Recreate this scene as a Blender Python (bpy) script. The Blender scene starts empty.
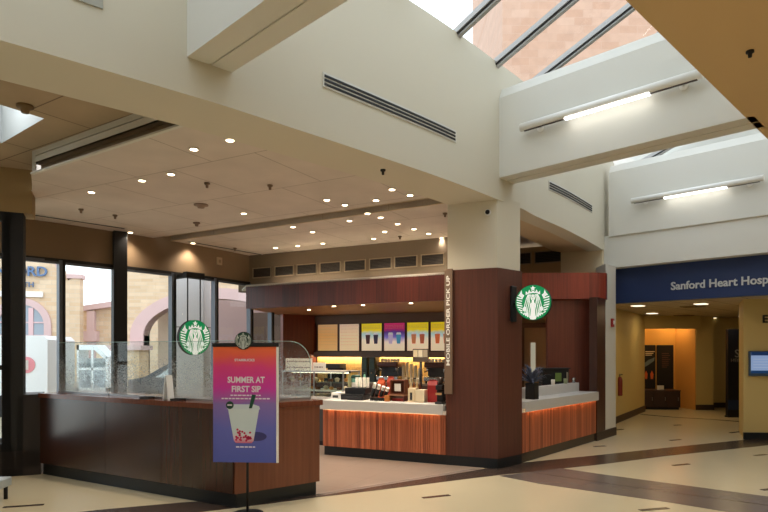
import bpy, bmesh, math, random
from mathutils import Vector, Matrix
random.seed(7)
PI = math.pi
S = bpy.context.scene
C = S.collection
f_ = 600.0; HZ = 351.0; CX = 384.0; EYE = 1.6

# ------------------------------------------------------------------ helpers
def G(px, py):                       # floor point seen at a pixel
    Y = EYE*f_/(py-HZ); return Vector(((px-CX)/f_*Y, Y, 0))
def Hp(px, py, z):                   # point at height z seen at a pixel
    Y = (z-EYE)*f_/(HZ-py); return Vector(((px-CX)/f_*Y, Y, z))
def ray_line(px, P, d, b=0.0):       # where the line P + b*n + t*d crosses the bearing px
    k = (px-CX)/f_; n = Vector((-d[1], d[0]))
    p = Vector((P[0], P[1])) + n*b
    t = (k*p.y - p.x)/(d[0]-k*d[1])
    return Vector((p.x+t*d[0], p.y+t*d[1], 0)), t
def ray_poly(px, pts):
    k = (px-CX)/f_
    for a, b in zip(pts, pts[1:]):
        fa = a[0]-k*a[1]; fb = b[0]-k*b[1]
        if fa*fb <= 0 and fa != fb:
            t = fa/(fa-fb); return Vector((a[0]+(b[0]-a[0])*t, a[1]+(b[1]-a[1])*t, 0)), math.atan2(b[1]-a[1], b[0]-a[0])
    raise ValueError(px)
def smooth(pts, n=6):
    out = []; P = [Vector(p) for p in pts]
    for i in range(len(P)-1):
        p0 = P[i-1] if i else P[0]*2-P[1]; p1 = P[i]; p2 = P[i+1]; p3 = P[i+2] if i+2 < len(P) else P[-1]*2-P[-2]
        for j in range(n):
            t = j/n
            out.append(0.5*((2*p1)+(p2-p0)*t+(2*p0-5*p1+4*p2-p3)*t*t+(3*p1-p0-3*p2+p3)*t**3))
    out.append(P[-1]); return out
def offset(pts, d):
    out = []
    for i, p in enumerate(pts):
        a = pts[max(i-1, 0)]; b = pts[min(i+1, len(pts)-1)]
        t = Vector((b[0]-a[0], b[1]-a[1])).normalized()
        out.append(Vector((p[0]-t.y*d, p[1]+t.x*d)))
    return out

class MB:
    def __init__(s): s.bm = bmesh.new()
    def quad(s, pts, mi=0):
        f = s.bm.faces.new([s.bm.verts.new(p) for p in pts]); f.material_index = mi; return f
    def prism(s, poly, z0, z1, mi=0):
        a = sum(poly[i][0]*poly[(i+1) % len(poly)][1]-poly[(i+1) % len(poly)][0]*poly[i][1] for i in range(len(poly)))
        if a < 0: poly = list(poly)[::-1]
        lo = [s.bm.verts.new((p[0], p[1], z0)) for p in poly]; hi = [s.bm.verts.new((p[0], p[1], z1)) for p in poly]
        fs = [s.bm.faces.new(lo[::-1]), s.bm.faces.new(hi)]
        for i in range(len(poly)):
            j = (i+1) % len(poly); fs.append(s.bm.faces.new((lo[i], lo[j], hi[j], hi[i])))
        for f in fs: f.material_index = mi
        return s
    def plate(s, poly, y0, y1, mi=0):          # polygon drawn in x,z and extruded along y
        a = sum(poly[i][0]*poly[(i+1) % len(poly)][1]-poly[(i+1) % len(poly)][0]*poly[i][1] for i in range(len(poly)))
        if a < 0: poly = list(poly)[::-1]
        lo = [s.bm.verts.new((p[0], y0, p[1])) for p in poly]; hi = [s.bm.verts.new((p[0], y1, p[1])) for p in poly]
        fs = [s.bm.faces.new(lo), s.bm.faces.new(hi[::-1])]
        for i in range(len(poly)):
            j = (i+1) % len(poly); fs.append(s.bm.faces.new((lo[j], lo[i], hi[i], hi[j])))
        for f in fs: f.material_index = mi
        return s
    def box(s, x0, x1, y0, y1, z0, z1, bev=0, mi=0):
        r = bmesh.ops.create_cube(s.bm, size=1)
        for v in r['verts']:
            v.co = Vector((x0+(v.co.x+.5)*(x1-x0), y0+(v.co.y+.5)*(y1-y0), z0+(v.co.z+.5)*(z1-z0)))
        fs = set(f for v in r['verts'] for f in v.link_faces)
        for f in fs: f.material_index = mi
        if bev:
            es = list(set(e for v in r['verts'] for e in v.link_edges))
            bmesh.ops.bevel(s.bm, geom=es, offset=bev, segments=2, affect='EDGES', profile=.5, material=mi)
        return s
    def cyl(s, p0, p1, r0, r1=None, seg=16, mi=0, cap=True):
        p0 = Vector(p0); p1 = Vector(p1); r1 = r0 if r1 is None else r1
        d = (p1-p0).normalized(); u = d.orthogonal().normalized(); w = d.cross(u)
        A = [s.bm.verts.new(p0+(u*math.cos(a)+w*math.sin(a))*r0) for a in [2*PI*i/seg for i in range(seg)]]
        B = [s.bm.verts.new(p1+(u*math.cos(a)+w*math.sin(a))*r1) for a in [2*PI*i/seg for i in range(seg)]]
        for i in range(seg):
            j = (i+1) % seg; f = s.bm.faces.new((A[i], A[j], B[j], B[i])); f.smooth = True; f.material_index = mi
        if cap:
            f = s.bm.faces.new(A[::-1]); f.material_index = mi; f = s.bm.faces.new(B); f.material_index = mi
        return s
    def lathe(s, prof, c=(0, 0, 0), seg=20, mi=0):
        rows = []
        for r, z in prof:
            rows.append([s.bm.verts.new((c[0]+r*math.cos(2*PI*i/seg), c[1]+r*math.sin(2*PI*i/seg), c[2]+z)) for i in range(seg)])
        for a, b in zip(rows, rows[1:]):
            for i in range(seg):
                j = (i+1) % seg; f = s.bm.faces.new((a[i], a[j], b[j], b[i])); f.smooth = True; f.material_index = mi
        if prof[0][0] > 1e-5: s.bm.faces.new(rows[0][::-1]).material_index = mi
        if prof[-1][0] > 1e-5: s.bm.faces.new(rows[-1]).material_index = mi
        return s
    def tube(s, pts, r, seg=8, mi=0):
        for a, b in zip(pts, pts[1:]): s.cyl(a, b, r, seg=seg, mi=mi)
        return s
    def wall(s, pts, th, z0, z1, mi=0):        # wall ribbon along a plan curve, th towards its left side
        q = offset(pts, th)
        for i in range(len(pts)-1): s.prism([pts[i], pts[i+1], q[i+1], q[i]], z0, z1, mi)
        bmesh.ops.remove_doubles(s.bm, verts=s.bm.verts, dist=1e-5)
        seen = {}; kill = []
        for f in s.bm.faces:
            k = frozenset(v.index for v in f.verts)
            if -1 in k: break
            if k in seen: kill += [f, seen[k]]
            seen[k] = f
        return s
    def ball(s, c, r, sc=(1, 1, 1), mi=0, seg=12):
        r_ = bmesh.ops.create_uvsphere(s.bm, u_segments=seg, v_segments=max(6, seg//2), radius=r)
        for v in r_['verts']:
            v.co = Vector((v.co.x*sc[0]+c[0], v.co.y*sc[1]+c[1], v.co.z*sc[2]+c[2]))
            for f in v.link_faces: f.smooth = True; f.material_index = mi
        return s
    def build(s, name, mat, parent=None, loc=None, rz=0, fix=True):
        if fix: bmesh.ops.recalc_face_normals(s.bm, faces=s.bm.faces)
        me = bpy.data.meshes.new(name); s.bm.to_mesh(me); s.bm.free()
        for m in (mat if isinstance(mat, (list, tuple)) else [mat]): me.materials.append(m)
        o = bpy.data.objects.new(name, me); C.objects.link(o)
        if parent: o.parent = parent
        if loc is not None: o.location = loc
        o.rotation_euler.z = rz
        return o
def thing(name, label, cat, loc=(0, 0, 0), rz=0, group=None):
    o = bpy.data.objects.new(name, None); C.objects.link(o); o.location = loc; o.rotation_euler.z = rz
    o.empty_display_size = .1
    o['label'] = label; o['category'] = cat
    if group: o['group'] = group
    return o
def tag(o, label, cat, group=None):
    o['label'] = label; o['category'] = cat
    if group: o['group'] = group
    return o
def struct(o): o['kind'] = 'structure'; return o
def copy_tree(o, parent=None):
    c = o.copy(); C.objects.link(c)
    if parent: c.parent = parent
    for ch in [x for x in bpy.data.objects if x.parent == o]: copy_tree(ch, c)
    return c
def text(body, size, mat, name='lettering', parent=None, loc=(0, 0, 0), rot=(PI/2, 0, 0), ext=.002, bold=0.0, align='CENTER', spacing=1.0, width=None):
    cu = bpy.data.curves.new('t', 'FONT'); cu.body = body; cu.size = size; cu.extrude = ext; cu.offset = bold
    cu.align_x = align; cu.align_y = 'CENTER'; cu.space_character = spacing; cu.resolution_u = 3
    t = bpy.data.objects.new('t', cu); C.objects.link(t)
    dg = bpy.context.evaluated_depsgraph_get(); dg.update()
    me = bpy.data.meshes.new_from_object(t.evaluated_get(dg)); bpy.data.objects.remove(t)
    if width:
        xs = [v.co.x for v in me.vertices]; w = max(xs)-min(xs)
        for v in me.vertices: v.co.x *= width/w
    me.name = name; me.materials.clear(); me.materials.append(mat)
    o = bpy.data.objects.new(name, me); C.objects.link(o)
    o.location = loc; o.rotation_euler = rot
    if parent: o.parent = parent
    return o

# ------------------------------------------------------------------ materials
def srgb(r, g, b):
    return tuple(((c/255)/12.92 if c/255 <= .04045 else ((c/255+.055)/1.055)**2.4) for c in (r, g, b))+(1,)
def mat(name, col, rough=.6, metal=0, bump=0, bscale=40, emit=None, es=0, var=0, vscale=3, coat=0):
    m = bpy.data.materials.new(name); m.use_nodes = True; N = m.node_tree; b = N.nodes['Principled BSDF']
    b.inputs['Base Color'].default_value = col; b.inputs['Roughness'].default_value = rough; b.inputs['Metallic'].default_value = metal
    b.inputs['Coat Weight'].default_value = coat
    if emit: b.inputs['Emission Color'].default_value = emit; b.inputs['Emission Strength'].default_value = es
    tc = N.nodes.new('ShaderNodeTexCoord')
    if var:
        no = N.nodes.new('ShaderNodeTexNoise'); no.inputs['Scale'].default_value = vscale; no.inputs['Detail'].default_value = 5
        N.links.new(tc.outputs['Object'], no.inputs['Vector'])
        mx = N.nodes.new('ShaderNodeMix'); mx.data_type = 'RGBA'
        mx.inputs[6].default_value = tuple(c*(1-var) for c in col[:3])+(1,); mx.inputs[7].default_value = tuple(min(1, c*(1+var)) for c in col[:3])+(1,)
        N.links.new(no.outputs['Fac'], mx.inputs[0]); N.links.new(mx.outputs[2], b.inputs['Base Color'])
    if bump:
        no = N.nodes.new('ShaderNodeTexNoise'); no.inputs['Scale'].default_value = bscale; no.inputs['Detail'].default_value = 4
        N.links.new(tc.outputs['Object'], no.inputs['Vector'])
        bp = N.nodes.new('ShaderNodeBump'); bp.inputs['Strength'].default_value = bump; bp.inputs['Distance'].default_value = .01
        N.links.new(no.outputs['Fac'], bp.inputs['Height']); N.links.new(bp.outputs[0], b.inputs['Normal'])
    return m
def emis(name, col, s):
    m = bpy.data.materials.new(name); m.use_nodes = True; N = m.node_tree; N.nodes.clear()
    e = N.nodes.new('ShaderNodeEmission'); e.inputs[0].default_value = col; e.inputs[1].default_value = s
    o = N.nodes.new('ShaderNodeOutputMaterial'); N.links.new(e.outputs[0], o.inputs[0]); return m
def wood(name, c1, c2, plank=.14, ang=0, rough=.35, streak=.5):
    m = bpy.data.materials.new(name); m.use_nodes = True; N = m.node_tree; b = N.nodes['Principled BSDF']; L = N.links
    b.inputs['Roughness'].default_value = rough
    tc = N.nodes.new('ShaderNodeTexCoord'); mp = N.nodes.new('ShaderNodeMapping'); mp.inputs['Rotation'].default_value = (0, 0, -ang)
    L.new(tc.outputs['Object'], mp.inputs[0])
    sx = N.nodes.new('ShaderNodeSeparateXYZ'); L.new(mp.outputs[0], sx.inputs[0])
    dv = N.nodes.new('ShaderNodeMath'); dv.operation = 'DIVIDE'; L.new(sx.outputs[0], dv.inputs[0]); dv.inputs[1].default_value = plank
    fl = N.nodes.new('ShaderNodeMath'); fl.operation = 'FLOOR'; L.new(dv.outputs[0], fl.inputs[0])
    wn = N.nodes.new('ShaderNodeTexWhiteNoise'); wn.noise_dimensions = '1D'; L.new(fl.outputs[0], wn.inputs['W'])
    m2 = N.nodes.new('ShaderNodeMapping'); m2.inputs['Scale'].default_value = (34, 34, 1.1); L.new(tc.outputs['Object'], m2.inputs[0])
    no = N.nodes.new('ShaderNodeTexNoise'); no.inputs['Scale'].default_value = 1; no.inputs['Detail'].default_value = 6; L.new(m2.outputs[0], no.inputs[0])
    a = N.nodes.new('ShaderNodeMath'); a.operation = 'MULTIPLY_ADD'; L.new(wn.outputs[0], a.inputs[0]); a.inputs[1].default_value = streak
    s2 = N.nodes.new('ShaderNodeMath'); s2.operation = 'MULTIPLY_ADD'; L.new(no.outputs[0], s2.inputs[0]); s2.inputs[1].default_value = 1.3; s2.inputs[2].default_value = -.4
    L.new(s2.outputs[0], a.inputs[2])
    mx = N.nodes.new('ShaderNodeMix'); mx.data_type = 'RGBA'; mx.inputs[6].default_value = c1; mx.inputs[7].default_value = c2
    mx.clamp_factor = True
    L.new(a.outputs[0], mx.inputs[0]); L.new(mx.outputs[2], b.inputs['Base Color'])
    return m
def bricks(name, c1, c2, mort, w, h, ang=0, vertical=True, off=.5, ms=.01, rough=.8, bump=.3):
    m = bpy.data.materials.new(name); m.use_nodes = True; N = m.node_tree; b = N.nodes['Principled BSDF']; L = N.links
    b.inputs['Roughness'].default_value = rough
    tc = N.nodes.new('ShaderNodeTexCoord'); mp = N.nodes.new('ShaderNodeMapping'); mp.inputs['Rotation'].default_value = (0, 0, -ang)
    L.new(tc.outputs['Object'], mp.inputs[0])
    v = mp.outputs[0]
    if vertical:
        sx = N.nodes.new('ShaderNodeSeparateXYZ'); cx = N.nodes.new('ShaderNodeCombineXYZ'); L.new(v, sx.inputs[0])
        L.new(sx.outputs[0], cx.inputs[0]); L.new(sx.outputs[2], cx.inputs[1]); v = cx.outputs[0]
    br = N.nodes.new('ShaderNodeTexBrick'); br.offset = off; br.inputs['Scale'].default_value = 1
    br.inputs['Color1'].default_value = c1; br.inputs['Color2'].default_value = c2; br.inputs['Mortar'].default_value = mort
    br.inputs['Brick Width'].default_value = w; br.inputs['Row Height'].default_value = h; br.inputs['Mortar Size'].default_value = ms
    L.new(v, br.inputs['Vector'])
    no = N.nodes.new('ShaderNodeTexNoise'); no.inputs['Scale'].default_value = 2.2; no.inputs['Detail'].default_value = 6; L.new(tc.outputs['Object'], no.inputs[0])
    mx = N.nodes.new('ShaderNodeMix'); mx.data_type = 'RGBA'; mx.blend_type = 'MULTIPLY'; mx.inputs[0].default_value = .25
    L.new(br.outputs[0], mx.inputs[6]); L.new(no.outputs[0], mx.inputs[7]); L.new(mx.outputs[2], b.inputs['Base Color'])
    if bump:
        bp = N.nodes.new('ShaderNodeBump'); bp.inputs['Strength'].default_value = bump; bp.inputs['Distance'].default_value = .01; bp.invert = True
        L.new(br.outputs['Fac'], bp.inputs['Height']); L.new(bp.outputs[0], b.inputs['Normal'])
    return m
def glassmat(name, tint=(.93, .97, .97, 1), refl=1.0, pattern=False):
    m = bpy.data.materials.new(name); m.use_nodes = True; N = m.node_tree; N.nodes.clear(); L = N.links
    o = N.nodes.new('ShaderNodeOutputMaterial'); t = N.nodes.new('ShaderNodeBsdfTransparent'); t.inputs[0].default_value = tint
    g = N.nodes.new('ShaderNodeBsdfGlossy'); g.inputs['Roughness'].default_value = .02
    fr = N.nodes.new('ShaderNodeLayerWeight'); fr.inputs[0].default_value = .5
    pw = N.nodes.new('ShaderNodeMath'); pw.operation = 'POWER'; pw.inputs[1].default_value = 5; L.new(fr.outputs[1], pw.inputs[0])
    mu = N.nodes.new('ShaderNodeMath'); mu.operation = 'MULTIPLY_ADD'; mu.inputs[1].default_value = .8*refl; mu.inputs[2].default_value = .03*refl; L.new(pw.outputs[0], mu.inputs[0])
    mx = N.nodes.new('ShaderNodeMixShader'); L.new(mu.outputs[0], mx.inputs[0]); L.new(t.outputs[0], mx.inputs[1]); L.new(g.outputs[0], mx.inputs[2])
    out = mx.outputs[0]
    if pattern:                                   # etched speckle fading towards the top of the pane
        tc = N.nodes.new('ShaderNodeTexCoord'); sx = N.nodes.new('ShaderNodeSeparateXYZ'); L.new(tc.outputs['Object'], sx.inputs[0])
        vo = N.nodes.new('ShaderNodeTexNoise'); vo.inputs['Scale'].default_value = 75; vo.inputs['Detail'].default_value = 2; L.new(tc.outputs['Object'], vo.inputs[0])
        n2 = N.nodes.new('ShaderNodeTexNoise'); n2.inputs['Scale'].default_value = 6; n2.inputs['Detail'].default_value = 3; L.new(tc.outputs['Object'], n2.inputs[0])
        mr = N.nodes.new('ShaderNodeMapRange'); mr.inputs[1].default_value = 1.08; mr.inputs[2].default_value = 1.6; mr.inputs[3].default_value = .40; mr.inputs[4].default_value = .66
        L.new(sx.outputs[2], mr.inputs[0])
        ad = N.nodes.new('ShaderNodeMath'); ad.operation = 'MULTIPLY_ADD'; L.new(n2.outputs[0], ad.inputs[0]); ad.inputs[1].default_value = -.3; L.new(mr.outputs[0], ad.inputs[2])
        a2 = N.nodes.new('ShaderNodeMath'); a2.operation = 'ADD'; L.new(ad.outputs[0], a2.inputs[0]); a2.inputs[1].default_value = .17
        gt = N.nodes.new('ShaderNodeMath'); gt.operation = 'GREATER_THAN'; L.new(vo.outputs[0], gt.inputs[0]); L.new(a2.outputs[0], gt.inputs[1])
        ma = N.nodes.new('ShaderNodeMath'); ma.operation = 'MULTIPLY_ADD'; L.new(gt.outputs[0], ma.inputs[0]); ma.inputs[1].default_value = .36; ma.inputs[2].default_value = .015
        df = N.nodes.new('ShaderNodeBsdfDiffuse'); df.inputs[0].default_value = (.62, .68, .72, 1)
        tl = N.nodes.new('ShaderNodeBsdfTranslucent'); tl.inputs[0].default_value = (.62, .68, .72, 1)
        ms = N.nodes.new('ShaderNodeMixShader'); ms.inputs[0].default_value = .5; L.new(df.outputs[0], ms.inputs[1]); L.new(tl.outputs[0], ms.inputs[2])
        m2 = N.nodes.new('ShaderNodeMixShader'); L.new(ma.outputs[0], m2.inputs[0]); L.new(out, m2.inputs[1]); L.new(ms.outputs[0], m2.inputs[2]); out = m2.outputs[0]
    L.new(out, o.inputs[0]); return m
def print_mat(name, stops, z0, z1, es=0, noise=.12, rough=.5):   # a printed vertical gradient in object space
    m = bpy.data.materials.new(name); m.use_nodes = True; N = m.node_tree; b = N.nodes['Principled BSDF']; L = N.links
    b.inputs['Roughness'].default_value = rough
    tc = N.nodes.new('ShaderNodeTexCoord'); sx = N.nodes.new('ShaderNodeSeparateXYZ'); L.new(tc.outputs['Object'], sx.inputs[0])
    mr = N.nodes.new('ShaderNodeMapRange'); mr.inputs[1].default_value = z0; mr.inputs[2].default_value = z1; L.new(sx.outputs[2], mr.inputs[0])
    no = N.nodes.new('ShaderNodeTexNoise'); no.inputs['Scale'].default_value = 7; L.new(tc.outputs['Object'], no.inputs[0])
    ma = N.nodes.new('ShaderNodeMath'); ma.operation = 'MULTIPLY_ADD'; L.new(no.outputs[0], ma.inputs[0]); ma.inputs[1].default_value = noise; L.new(mr.outputs[0], ma.inputs[2])
    sb = N.nodes.new('ShaderNodeMath'); sb.operation = 'SUBTRACT'; L.new(ma.outputs[0], sb.inputs[0]); sb.inputs[1].default_value = noise/2
    cr = N.nodes.new('ShaderNodeValToRGB'); e = cr.color_ramp.elements
    e[0].position, e[0].color = stops[0]; e[1].position, e[1].color = stops[-1]
    for p, c in stops[1:-1]: x = e.new(p); x.color = c
    L.new(sb.outputs[0], cr.inputs[0]); L.new(cr.outputs[0], b.inputs['Base Color'])
    if es: L.new(cr.outputs[0], b.inputs['Emission Color']); b.inputs['Emission Strength'].default_value = es
    return m

cream = mat('cream plaster', srgb(212, 205, 186), .75, bump=.05, bscale=120)
cream2 = mat('pale plaster', srgb(216, 214, 205), .75, bump=.05, bscale=120)
tanw = mat('tan painted wall', srgb(176, 146, 98), .7, bump=.05, bscale=90)
brownw = mat('brown painted wall', srgb(140, 116, 84), .75)
yellw = mat('corridor paint', srgb(205, 182, 120), .7)
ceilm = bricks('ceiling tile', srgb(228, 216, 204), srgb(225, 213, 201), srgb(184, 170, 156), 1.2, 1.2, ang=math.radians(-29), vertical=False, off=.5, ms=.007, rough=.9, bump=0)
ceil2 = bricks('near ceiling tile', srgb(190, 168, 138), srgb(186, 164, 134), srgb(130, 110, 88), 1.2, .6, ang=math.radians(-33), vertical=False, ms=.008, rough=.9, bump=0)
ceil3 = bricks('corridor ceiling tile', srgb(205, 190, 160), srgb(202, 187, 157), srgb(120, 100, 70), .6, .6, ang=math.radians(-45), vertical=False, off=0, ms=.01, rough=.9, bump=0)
black = mat('black metal', srgb(14, 14, 16), .65)
dkgrey = mat('dark grey', srgb(40, 40, 42), .6)
kickm = mat('black rubber base', srgb(20, 27, 32), .4)
brownb = mat('brown rubber base', srgb(62, 48, 38), .5)
mull = mat('window aluminium', srgb(92, 98, 108), .4, .3)
white = mat('white', srgb(236, 235, 230), .5)
solid = mat('white solid surface', srgb(206, 204, 200), .35)
wd_dark = wood('dark walnut panel', srgb(52, 32, 27), srgb(80, 48, 37), .3, math.radians(-30), .24, .35)
wd_dark.node_tree.nodes['Principled BSDF'].inputs['Coat Weight'].default_value = .5
wd_dark.node_tree.nodes['Principled BSDF'].inputs['Coat Roughness'].default_value = .22
wd_end = wood('walnut end panel', srgb(98, 54, 36), srgb(134, 80, 54), .3, math.radians(37), .38, .5)
wd_col = wood('red walnut column', srgb(78, 43, 34), srgb(106, 60, 46), .37, math.radians(-24), .4, .35)
wd_bulk = wood('red walnut bulkhead', srgb(58, 28, 22), srgb(104, 46, 34), .42, math.radians(-27), .35, .45)
wd_r = wood('red walnut wall', srgb(84, 40, 28), srgb(124, 62, 44), .32, 0, .4, .8)
wd_s1 = wood('walnut slats', srgb(120, 58, 36), srgb(196, 112, 74), .05, 0, .45, .8)
m_chr = mat('pull metal', srgb(150, 150, 152), .3, .8)
alum = mat('brushed aluminium', srgb(170, 172, 175), .35, .8)
green = mat('green sign face', srgb(0, 128, 74), .4, emit=srgb(0, 150, 88), es=.3)
signwhite = mat('sign white', srgb(240, 243, 240), .4, emit=(1, 1, 1, 1), es=.28)
dgreen = mat('dark green', srgb(16, 62, 48), .5)
shadewhite = mat('shaded white print', srgb(206, 214, 208), .5)
paper = mat('paper', srgb(232, 226, 214), .7)
glass = glassmat('window glass')
guard = glassmat('etched glass', (.93, .97, .96, 1), 1.0, True)
clear = glassmat('clear glass', (.9, .95, .94, 1), .9)
warmglow = emis('warm lamp', (1, .78, .5, 1), 9)
ledm = emis('amber strip', (1, .52, .22, 1), 9)
tubeon = emis('lit tube', (1, .98, .92, 1), 4.5)
troff = emis('troffer', (.93, .97, 1, 1), 2.0)

# ------------------------------------------------------------------ plan curves
F = smooth([(-6.3, .70), (-2.53, 3.955), (-1.67, 4.71), (-1.16, 5.19), (.507, 6.91), (1.52, 8.09), (2.0, 8.66), (2.31, 9.08), (3.12, 10.05), (4.22, 11.56), (4.8, 12.5)], 5)
W = smooth([(-7.6, 7.3), (-6.6, 8.28), (-5.6, 9.30), (-4.86, 10.1), (-3.71, 11.6), (-2.91, 12.95), (-2.33, 14.0)], 5)
sd = Vector((.8874, -.461)); sn = Vector((.461, .8874)); SANG = math.atan2(sd.y, sd.x)

# ------------------------------------------------------------------ floor
def terrazzo():
    m = mat('cream terrazzo', srgb(205, 192, 160), .22, var=.05, vscale=.8)
    return m
tz = terrazzo()
struct(MB().box(-16, 16, -7, 21, -.1, 0).build('floor', tz))
storefl = bricks('store floor', srgb(166, 148, 134), srgb(161, 143, 128), srgb(140, 122, 108), .6, .6, ang=math.radians(-27), vertical=False, off=0, ms=.004, rough=.3, bump=0)
struct(MB().prism([(-.725, 6.69), (1.13, 8.07), (1.54, 8.3), (1.5, 8.8), (2.1, 8.8), (3.7, 10.7), (3.9, 11), (2, 15), (-2.3, 14.8), (-3.0, 12.9), (-3.8, 11.6), (-4.9, 10.1), (-6.4, 8.6), (-4.5, 7.85), (-1.5, 6.15)], 0, .003).build('floor_store', storefl))
bandd = mat('dark brown terrazzo', srgb(72, 58, 50), .25, var=.1, vscale=6)
bandg = mat('grey terrazzo', srgb(108, 98, 92), .25, var=.06, vscale=3)
bandl = mat('light grey terrazzo', srgb(150, 136, 126), .25)
struct(MB().prism([(-2.85, 6.04), (-2.15, 6.32), (-1.2, 6.6), (-.72, 6.72), (-.14, 7.10), (1.1, 8.03), (1.5, 8.2), (2.02, 8.6), (3.24, 9.18), (4.65, 9.9), (6.49, 10.79), (8.5, 11.7), (9.0, 11.35), (6.54, 10.2), (4.3, 9.14), (2.97, 8.42), (1.5, 7.74), (1.05, 7.51), (-.137, 6.86), (-.75, 6.55), (-1.14, 6.32), (-1.7, 6.02), (-2.6, 5.6), (-3.2, 5.85)], 0, .004).build('floor_band_dark', bandd))
struct(MB().prism([(-.72, 6.70), (1.2, 8.12), (1.35, 8.12), (-.65, 6.66)], 0, .006).build('floor_band_edge', bandl))
mb = MB(); mb.prism([(2.41, 8.17), (2.76, 7.82), (3.46, 7.22), (4.21, 6.58), (7, 4.2), (6.4, 3.6), (3.4, 5.97), (3.03, 6.32), (1.87, 7.23), (1.48, 7.68)], 0, .005)
struct(mb.build('floor_band_grey', bandg))
struct(MB().prism([(1.95, 7.92), (3.25, 6.77), (7.0, 3.9), (7.0, 3.88), (3.24, 6.75), (1.93, 7.90)], 0, .0065).build('floor_band_joint', bandd))
ds = [(3, 507.5, 44, 504.7), (422.6, 498, 449.7, 495.2), (640, 510.5, 668, 508.2), (673, 465.6, 689, 464), (754.5, 455.6, 766, 454.5), (762, 490.2, 776, 488.6), (594, 446.6, 605.5, 446), (670, 440.5, 680.5, 439.6), (616, 430, 623, 429.3), (730, 433, 742, 431.5), (674, 425.3, 681, 425)]
for a, b, c, d in ds:
    p = G(a, b); q = G(c, d); t = (q-p).normalized(); n = Vector((-t.y, t.x, 0))*.03
    struct(MB().prism([p-n, q-n, q+n, p+n], 0, .004).build('floor_inlay', bandd))
struct(MB().wall([G(640, 414.5), G(672, 417.3), G(710, 419.5), G(745, 422.3), G(790, 428)], .08, 0, .004).build('floor_band_corridor', bandd))

# ------------------------------------------------------------------ atrium wall (fascia), soffits, beams
Fi = offset(F, .68)
mb = MB()
iR = min(range(len(F)), key=lambda i: abs(F[i].x-1.52))
for i in range(len(F)-1):
    def zb(p): return 3.65 if p.x < 2.0 else max(3.55, 3.65-.10*(p.x-2.0)/2.22)
    a, b = F[i], F[i+1]
    th = .68 if i < iR else .3
    c, d = (Fi[i+1], Fi[i]) if i < iR else (offset(F, .3)[i+1], offset(F, .3)[i])
    v = [(a.x, a.y, zb(a)), (b.x, b.y, zb(b)), (c.x, c.y, zb(b)), (d.x, d.y, zb(a))]
    u = [(p[0], p[1], 5.5) for p in v]
    mb.quad(v); mb.quad(u); mb.quad([v[0], v[1], u[1], u[0]]); mb.quad([v[2], v[3], u[3], u[2]])
bmesh.ops.remove_doubles(mb.bm, verts=mb.bm.verts, dist=1e-4)
fo = struct(mb.build('wall_atrium', cream))
# deeper soffit on the right bay
mb = MB(); pr = [p for p in offset(F, .02) if 1.45 < p.x < 4.24]
inn = smooth([(1.0, 8.7), (1.9, 9.75), (2.46, 10.6), (3.15, 11.6), (3.55, 12.05), (4.10, 11.72)], 5)
def res(pts, n):
    d = [0]
    for a, b in zip(pts, pts[1:]): d.append(d[-1]+(b-a).length)
    out = []
    for i in range(n+1):
        t = d[-1]*i/n; k = max(j for j in range(len(d)) if d[j] <= t+1e-9); k = min(k, len(pts)-2)
        out.append(pts[k].lerp(pts[k+1], (t-d[k])/(d[k+1]-d[k])))
    return out
pa_ = res([p.xy for p in pr], 16); pb_ = res(inn, 16)
def zs(p): return 3.66 if p.x < 2.0 else 3.66-.10*(p.x-2.0)/2.22
for i in range(16):
    a, b, c, d = pa_[i], pa_[i+1], pb_[i+1], pb_[i]
    za, zc = zs(a), zs(b)
    lo = [(a.x, a.y, za), (b.x, b.y, zc), (c.x, c.y, zc), (d.x, d.y, za)]
    mb.quad(lo); mb.quad([(lo[3][0], lo[3][1], lo[3][2]), lo[2], (lo[2][0], lo[2][1], 3.84), (lo[3][0], lo[3][1], 3.84)])
bmesh.ops.remove_doubles(mb.bm, verts=mb.bm.verts, dist=1e-4)
struct(mb.build('ceiling_soffit_right', mat('tan soffit', srgb(206, 184, 150), .75)))
struct(MB().prism([(1.3, 9.0), (3.7, 11.3), (4.3, 12.3), (4.6, 14), (.5, 14), (.5, 9.2)], 3.83, 3.9).build('ceiling_right', ceilm))
o = tag(MB().cyl((0, 0, -.008), (0, 0, 0), .06, seg=20).build('downlight', warmglow, None, (2.9, 11.0, 3.828)), 'added unseen lamp above the curved wooden bulkhead', 'ceiling light')  # unseen lamp, added to brighten the vent wall behind the bulkhead
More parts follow.
